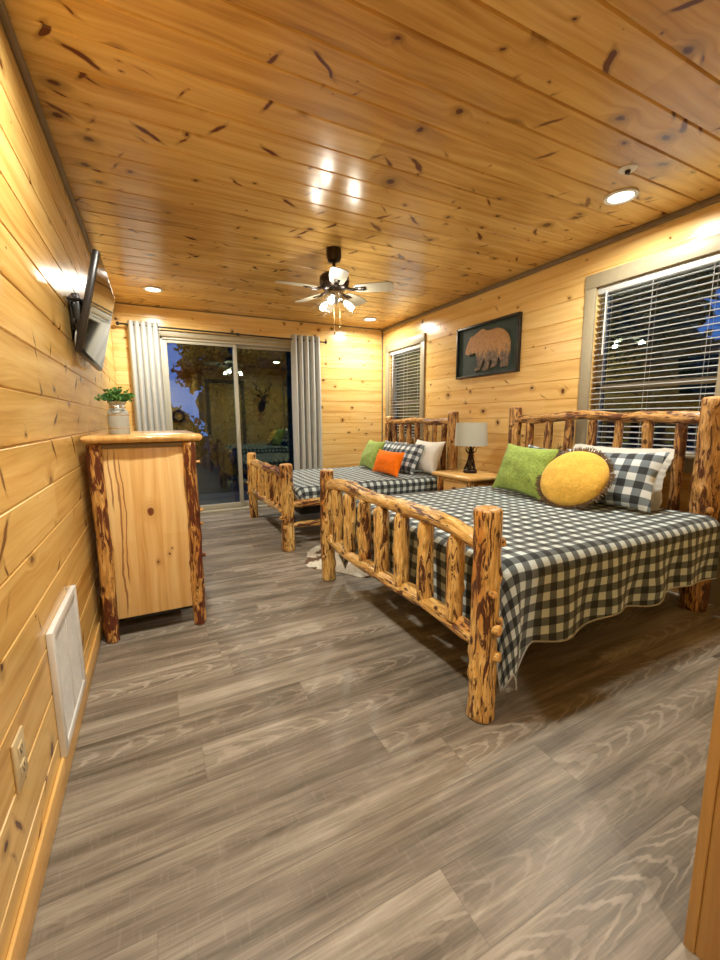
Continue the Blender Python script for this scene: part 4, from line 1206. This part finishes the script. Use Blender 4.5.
cA = mb.ramp(nB, [(.3, (.34, .17, .055)), (.7, (.50, .27, .095))])
cA = mb.mix(mb.sstep(zz, -.10, .02, True), cA, mb.ramp(nB, [(.35, (.055, .045, .035)), (.7, (.24, .15, .09))]))
mb.l(cA, mb.b.inputs['Base Color']); mb.b.inputs['Roughness'].default_value = .55; mb.bump(nB, .5, .004)
bm = new()
f1 = [bm.verts.new((-.014, y-3.272, z-1.85)) for y, z in BEAR]; f2 = [bm.verts.new((-.030, y-3.272, z-1.85)) for y, z in BEAR]
bm.faces.new(f1); bm.faces.new(f2[::-1])
for i in range(len(BEAR)):
    j = (i+1) % len(BEAR); bm.faces.new((f1[i], f2[i], f2[j], f1[j]))
bmesh.ops.bevel(bm, geom=[e for e in bm.edges if all(abs(v.co.x+.030) < 1e-5 for v in e.verts)], offset=.004, segments=2, affect='EDGES')
bmesh.ops.recalc_face_normals(bm, faces=bm.faces[:])
obj('bear_relief', bm, mb.m, pc)

# ------------------------------------------------------------------ nightstand and lamp
NX0, NX1, NY0, NY1, NZ = 2.50, 3.035, 2.83, 3.40, .632
ns_ = thing('log_nightstand', 'rustic log nightstand with a live-edge top between the two beds', 'nightstand', ((NX0+NX1)/2, (NY0+NY1)/2, 0))
hx, hy = (NX1-NX0)/2, (NY1-NY0)/2
bm = new(); slab(bm, -hx, hx, -hy, hy, NZ-.042, NZ, 8, .012); obj('top_slab', bm, m_slab2, ns_)
for i, (sx, sy) in enumerate(((-1, -1), (-1, 1), (1, -1), (1, 1))):
    bm = new(); log(bm, [(sx*(hx-.065), sy*(hy-.065), .006), (sx*(hx-.065), sy*(hy-.065), NZ-.050)], .036, 700+i, amp=.07, knots=5, seg=18, step=.02); obj('leg', bm, m_log, ns_)
bm = new(); bx(bm, (.01, 0, .40), (2*hx-.14, 2*hy-.13, .34), .004); obj('cabinet_body', bm, m_log2 if False else m_slab2, ns_)
for k, z in enumerate((.49, .33)):
    bm = new(); bx(bm, (-hx+.075, 0, z), (.022, 2*hy-.215, .135), .004); d = obj('drawer', bm, m_slab2, ns_)
    bm = new(); log(bm, [(-hx+.066, 0, z), (-hx+.028, 0, z)], .017, 730+k, amp=.04, knots=0, seg=14, step=.008); obj('knob', bm, m_log3, d)
for sy in (-1, 1):
    bm = new(); log(bm, [(-hx+.08, sy*(hy-.062), .54), (hx-.08, sy*(hy-.062), .545)], .025, 740+sy, amp=.08, knots=3, seg=14, ends=('thin', 'thin')); obj('side_rail', bm, m_log, ns_)
bm = new(); log(bm, [(-hx+.060, -hy+.08, .575), (-hx+.060, hy-.08, .572)], .020, 751, amp=.1, knots=3, seg=14, ends=('thin', 'thin')); obj('front_rail', bm, m_log, ns_)

lp = thing('table_lamp', 'table lamp with grey-white drum shade and dark antler base on the nightstand', 'lamp', (2.75, 3.117, NZ))
bm = new(); lathe(bm, [(.0, .001), (.062, .001), (.066, .006), (.066, .024), (.058, .034), (.050, .038), (.0, .040)], seg=28, caps=False)
for k in range(5):
    a = 2*PI*k/5
    tube(bm, catmull([(.052*math.cos(a), .052*math.sin(a), .036), (.034*math.cos(a+.4), .034*math.sin(a+.4), .10), (.018*math.cos(a+.8), .018*math.sin(a+.8), .17), (.016*math.cos(a+1.2), .016*math.sin(a+1.2), .225), (.050*math.cos(a+1.2), .050*math.sin(a+1.2), .262)], 16), [.011-.0005*i for i in range(17)], 8)
    tube(bm, [(.020*math.cos(a+1), .020*math.sin(a+1), .19), (.050*math.cos(a+.7), .050*math.sin(a+.7), .215), (.058*math.cos(a+.7), .058*math.sin(a+.7), .245)], [.007, .005, .002], 8)
lathe(bm, [(.014, .03), (.012, .27), (.0, .275)], seg=14, caps=False)
obj('antler_base', bm, m_bronze, lp)
bm = new(); tube(bm, [(0, 0, .26), (0, 0, .345)], .006, 8)
for a in (0, PI/2): tube(bm, [(.144*math.cos(a), .144*math.sin(a), .484), (0, 0, .478), (-.144*math.cos(a), -.144*math.sin(a), .484)], .002, 6)
tube(bm, [(.0, .0, .345), (.045, 0, .38), (.045, 0, .44), (0, 0, .482)], .002, 6)
obj('harp', bm, m_brass, lp)
bm = new(); lathe(bm, [(.010, .31), (.012, .33), (.026, .37), (.030, .40), (.020, .425), (.0, .432)], seg=18, caps=False); obj('bulb', bm, m_white, lp)
bm = new(); lathe(bm, [(.156, .268), (.146, .488), (.143, .488), (.153, .268), (.156, .268)], seg=44, caps=False); obj('lamp_shade', bm, m_shade, lp)

# ------------------------------------------------------------------ cowhide rug between the beds
mr = NT('cowhide')
g_ = mr.n('ShaderNodeTexCoord').outputs['Object']
nA = mr.noise(g_, 3.2, 4, .6, .4); nB = mr.noise(g_, 60, 3)
mr.l(mr.mix(mr.sstep(nA, .57, .60), mr.ramp(nB, [(.3, (.50, .47, .38)), (.7, (.72, .69, .60))]), (.13, .075, .04)), mr.b.inputs['Base Color'])
mr.b.inputs['Roughness'].default_value = .85; mr.bump(nB, .6, .004)
rg = thing('cowhide_rug', 'white and brown cowhide rug on the floor between the beds', 'rug', (1.78, 3.06, 0))
bm = new(); n = 96; rings = []
for k, (f, z) in enumerate(((1.0, .001), (1.0, .005), (.985, .008), (.6, .008), (.3, .008))):
    row = []
    for i in range(n):
        a = 2*PI*i/n
        r_ = .52+.11*math.cos(2*a)+.07*noise.noise(Vector((math.cos(a)*2, math.sin(a)*2, 5)))*2+.035*math.cos(4*a+.4)+.012*noise.noise(Vector((math.cos(a)*14, math.sin(a)*14, 1)))*2
        row.append(bm.verts.new((1.16*r_*f*math.cos(a), 1.22*r_*f*math.sin(a), z)))
    rings.append(row)
for a, b in zip(rings, rings[1:]):
    for i in range(n): bm.faces.new((a[i], a[(i+1) % n], b[(i+1) % n], b[i]))
bm.faces.new(rings[-1]); bm.faces.new(rings[0][::-1])
obj('hide', bm, mr.m, rg)

# ------------------------------------------------------------------ near wall things, mirrored in the sliding door
dm = thing('deer_mount', 'mounted deer head with antlers on the near wall, seen mirrored in the sliding door', 'deer mount', (2.47, YN+.002, 1.62))
m_deer = fabric('deer_fur', (.075, .045, .025), 90, .4, .3, .3)
m_antler = plain('antler', (.12, .09, .055), .5, noise_amt=.2)
bm = new(); lathe(bm, [(.0, .0), (.085, .0), (.085, .016), (.075, .022), (.0, .022)], m=Matrix.Translation((0, 0, -.13)) @ Matrix.Rotation(-PI/2, 4, 'X') @ Matrix.Diagonal((1, 1.5, 1, 1)), seg=24, caps=False); obj('plaque', bm, m_bronze, dm)
bm = new()
tube(bm, catmull([(0, .02, -.14), (0, .11, -.10), (0, .19, -.01), (0, .235, .075), (0, .30, .055), (0, .385, -.015), (0, .415, -.045)], 30), [.098-.0*i if i < 1 else (.098-.0035*i if i < 16 else (.060-.0012*(i-16)*2.0)) for i in range(31)], 18)
h_ = obj('head', bm, m_deer, dm)
for s_ in (-1, 1):
    bm = new(); tube(bm, [(s_*.045, .215, .11), (s_*.09, .20, .135), (s_*.135, .20, .14), (s_*.16, .20, .138)], [.014, .034, .026, .004], 10); obj('ear', bm, m_deer, h_)
    bm = new(); tube(bm, catmull([(s_*.025, .22, .13), (s_*.06, .19, .22), (s_*.16, .20, .30), (s_*.20, .27, .40), (s_*.14, .33, .46)], 20), [.019-.0005*i for i in range(21)], 8)
    for (a, b) in (((s_*.08, .185, .25), (s_*.07, .25, .34)), ((s_*.165, .205, .31), (s_*.13, .26, .42)), ((s_*.198, .25, .375), (s_*.25, .24, .46))): tube(bm, [a, b], [.014, .004], 6)
    obj('antler', bm, m_antler, h_)
    bm = new(); lathe(bm, [(.0, -.008), (.008, -.004), (.010, 0), (.008, .004), (.0, .008)], c=(s_*.048, .285, .085), seg=12, caps=False); obj('eye', bm, m_black, h_)
wr_ = thing('wall_wreath', 'dark round wreath on the entry wall, seen mirrored in the sliding door', 'wreath', (.62, YE+.004, 1.28))
bm = new(); rn = random.Random(3)
for k in range(260):
    a = rn.uniform(0, 2*PI); r_ = .145+rn.uniform(-.03, .03)
    p = Vector((r_*math.cos(a), .035+rn.uniform(-.02, .02), r_*math.sin(a)))
    d = Vector((-math.sin(a), 0, math.cos(a)))*.05+Vector((rn.uniform(-.03, .03), rn.uniform(-.01, .02), rn.uniform(-.03, .03)))
    tube(bm, [p, p+d*.6, p+d], [.003, .004, .001], 4)
obj('twigs', bm, m_bronze, wr_)

# ------------------------------------------------------------------ outside: ground, dusk trees
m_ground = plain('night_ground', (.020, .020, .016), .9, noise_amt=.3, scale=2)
bm = new(); bx(bm, (3, 10, -.35), (60, 60, .2)); g = struct('ground_outside', bm, m_ground, smooth=False)
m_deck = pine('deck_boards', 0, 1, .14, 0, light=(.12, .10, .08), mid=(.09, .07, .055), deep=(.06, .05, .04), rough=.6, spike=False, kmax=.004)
bm = new()
for k in range(12): bx(bm, (1.2, YB+.20+k*.14, -.075), (4.6, .132, .03), .003)
for x in (-1, 1.2, 3.4): bx(bm, (x, YB+.95, -.16), (.09, 1.7, .14))
struct('deck_outside', bm, m_deck)
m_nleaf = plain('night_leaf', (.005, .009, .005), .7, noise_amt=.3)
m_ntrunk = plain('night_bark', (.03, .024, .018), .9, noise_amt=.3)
def tree(name, loc, h_, cr, n, label, seed, leaf=.10, base=.25, core=0.0):
    root = thing(name, label, 'tree', loc, 0, 'trees outside the windows at dusk')
    rn = random.Random(seed)
    bm = new(); tube(bm, catmull([(0, 0, 0), (.06, .03, h_*.4), (-.05, 0, h_*.95)], 12), [.11-.007*i for i in range(13)], 10)
    for k in range(16):
        a = rn.uniform(0, 2*PI); z = h_*rn.uniform(base, .9); L = cr*(1-.6*(z/h_-base))*rn.uniform(.6, 1)
        tube(bm, [(0, 0, z), (L*.5*math.cos(a), L*.5*math.sin(a), z+.10), (L*math.cos(a), L*math.sin(a), z+.25)], [.03, .018, .006], 5)
    obj('trunk', bm, m_ntrunk, root)
    bm = new()
    blobs = [(Vector((rn.gauss(0, .42)*cr, rn.gauss(0, .42)*cr, h_*rn.uniform(base, 1))), rn.uniform(.25, .5)*cr*.8) for _ in range(26)]
    if core:       # the dense inside of the crown
        for k in range(18):
            b2 = bmesh.new(); bmesh.ops.create_icosphere(b2, subdivisions=3, radius=1)
            c = Vector((rn.uniform(-.5, .5)*cr, rn.uniform(-.5, .5)*cr, h_*(base+(k+.5)/18*(.93-base)))); r_ = cr*core*(1-.45*k/18)
            for v in b2.verts: v.co = c + v.co*r_*(1+.35*noise.noise(v.co*3+Vector((k, seed, 0))))
            merge(bm, b2)
    for k in range(n):
        c, r_ = rn.choice(blobs)
        p = c+Vector((rn.gauss(0, .5), rn.gauss(0, .5), rn.gauss(0, .42)))*r_
        a = Vector((rn.uniform(-1, 1), rn.uniform(-1, 1), rn.uniform(-1, 1))).normalized()*leaf*rn.uniform(.5, 1.1)
        b = a.cross(Vector((rn.uniform(-1, 1), rn.uniform(-1, 1), rn.uniform(-1, 1)))).normalized()*leaf*.30
        bm.faces.new([bm.verts.new(p-a*.5), bm.verts.new(p+b), bm.verts.new(p+a*.6), bm.verts.new(p-b)])
    obj('foliage', bm, m_nleaf, root, smooth=False)
tree('leafy_tree', (1.16, 8.4, -.25), 4.4, 1.0, 6800, 'small leafy tree close outside the left pane of the sliding door, against blue sky', 1, .12)
tree('dark_tree', (2.95, 10.6, -.25), 5.6, 1.15, 5000, 'dark leafy tree outside, behind the right pane of the sliding door', 2, .30, .0, .85)
tree('dark_tree', (2.75, 14.6, -.25), 6.0, 1.25, 4000, 'dark tree far outside, in the gap between the two sliding door panes', 12, .34, .0, .85)
tree('dark_tree', (7.0, 16.4, -.25), 7.4, 1.7, 4000, 'tall dark tree outside, beyond the right curtain', 3, .34, .0, .9)
tree('dark_bush', (-.2, 18.0, -.25), 1.5, 1.7, 3200, 'low dark bush outside below the sky patch of the sliding door', 4, .24, .0, .7)
tree('dark_bush', (-5.6, 18.0, -.25), 1.9, 1.6, 3000, 'low dark bush outside at the far left behind the sliding door', 5, .24, .0, .7)
tree('dark_tree', (6.7, 4.65, -.25), 5.6, 1.0, 5000, 'dark tree outside the nearer window, behind the left half of its blind', 6, .28, .0, .85)
tree('dark_tree', (10.2, 5.3, -.25), 4.9, .95, 4500, 'dark tree outside the nearer window, behind the middle of its blind', 13, .28, .0, .85)
tree('dark_tree', (6.4, 10.1, -.25), 7.0, 1.5, 5000, 'dark tree outside the far corner window', 7, .34, .0, .9)
tree('dark_bush', (7.2, 1.9, -.25), 2.9, 1.0, 3600, 'low dark bush outside the nearer window, right part', 8, .24, .0, .85)
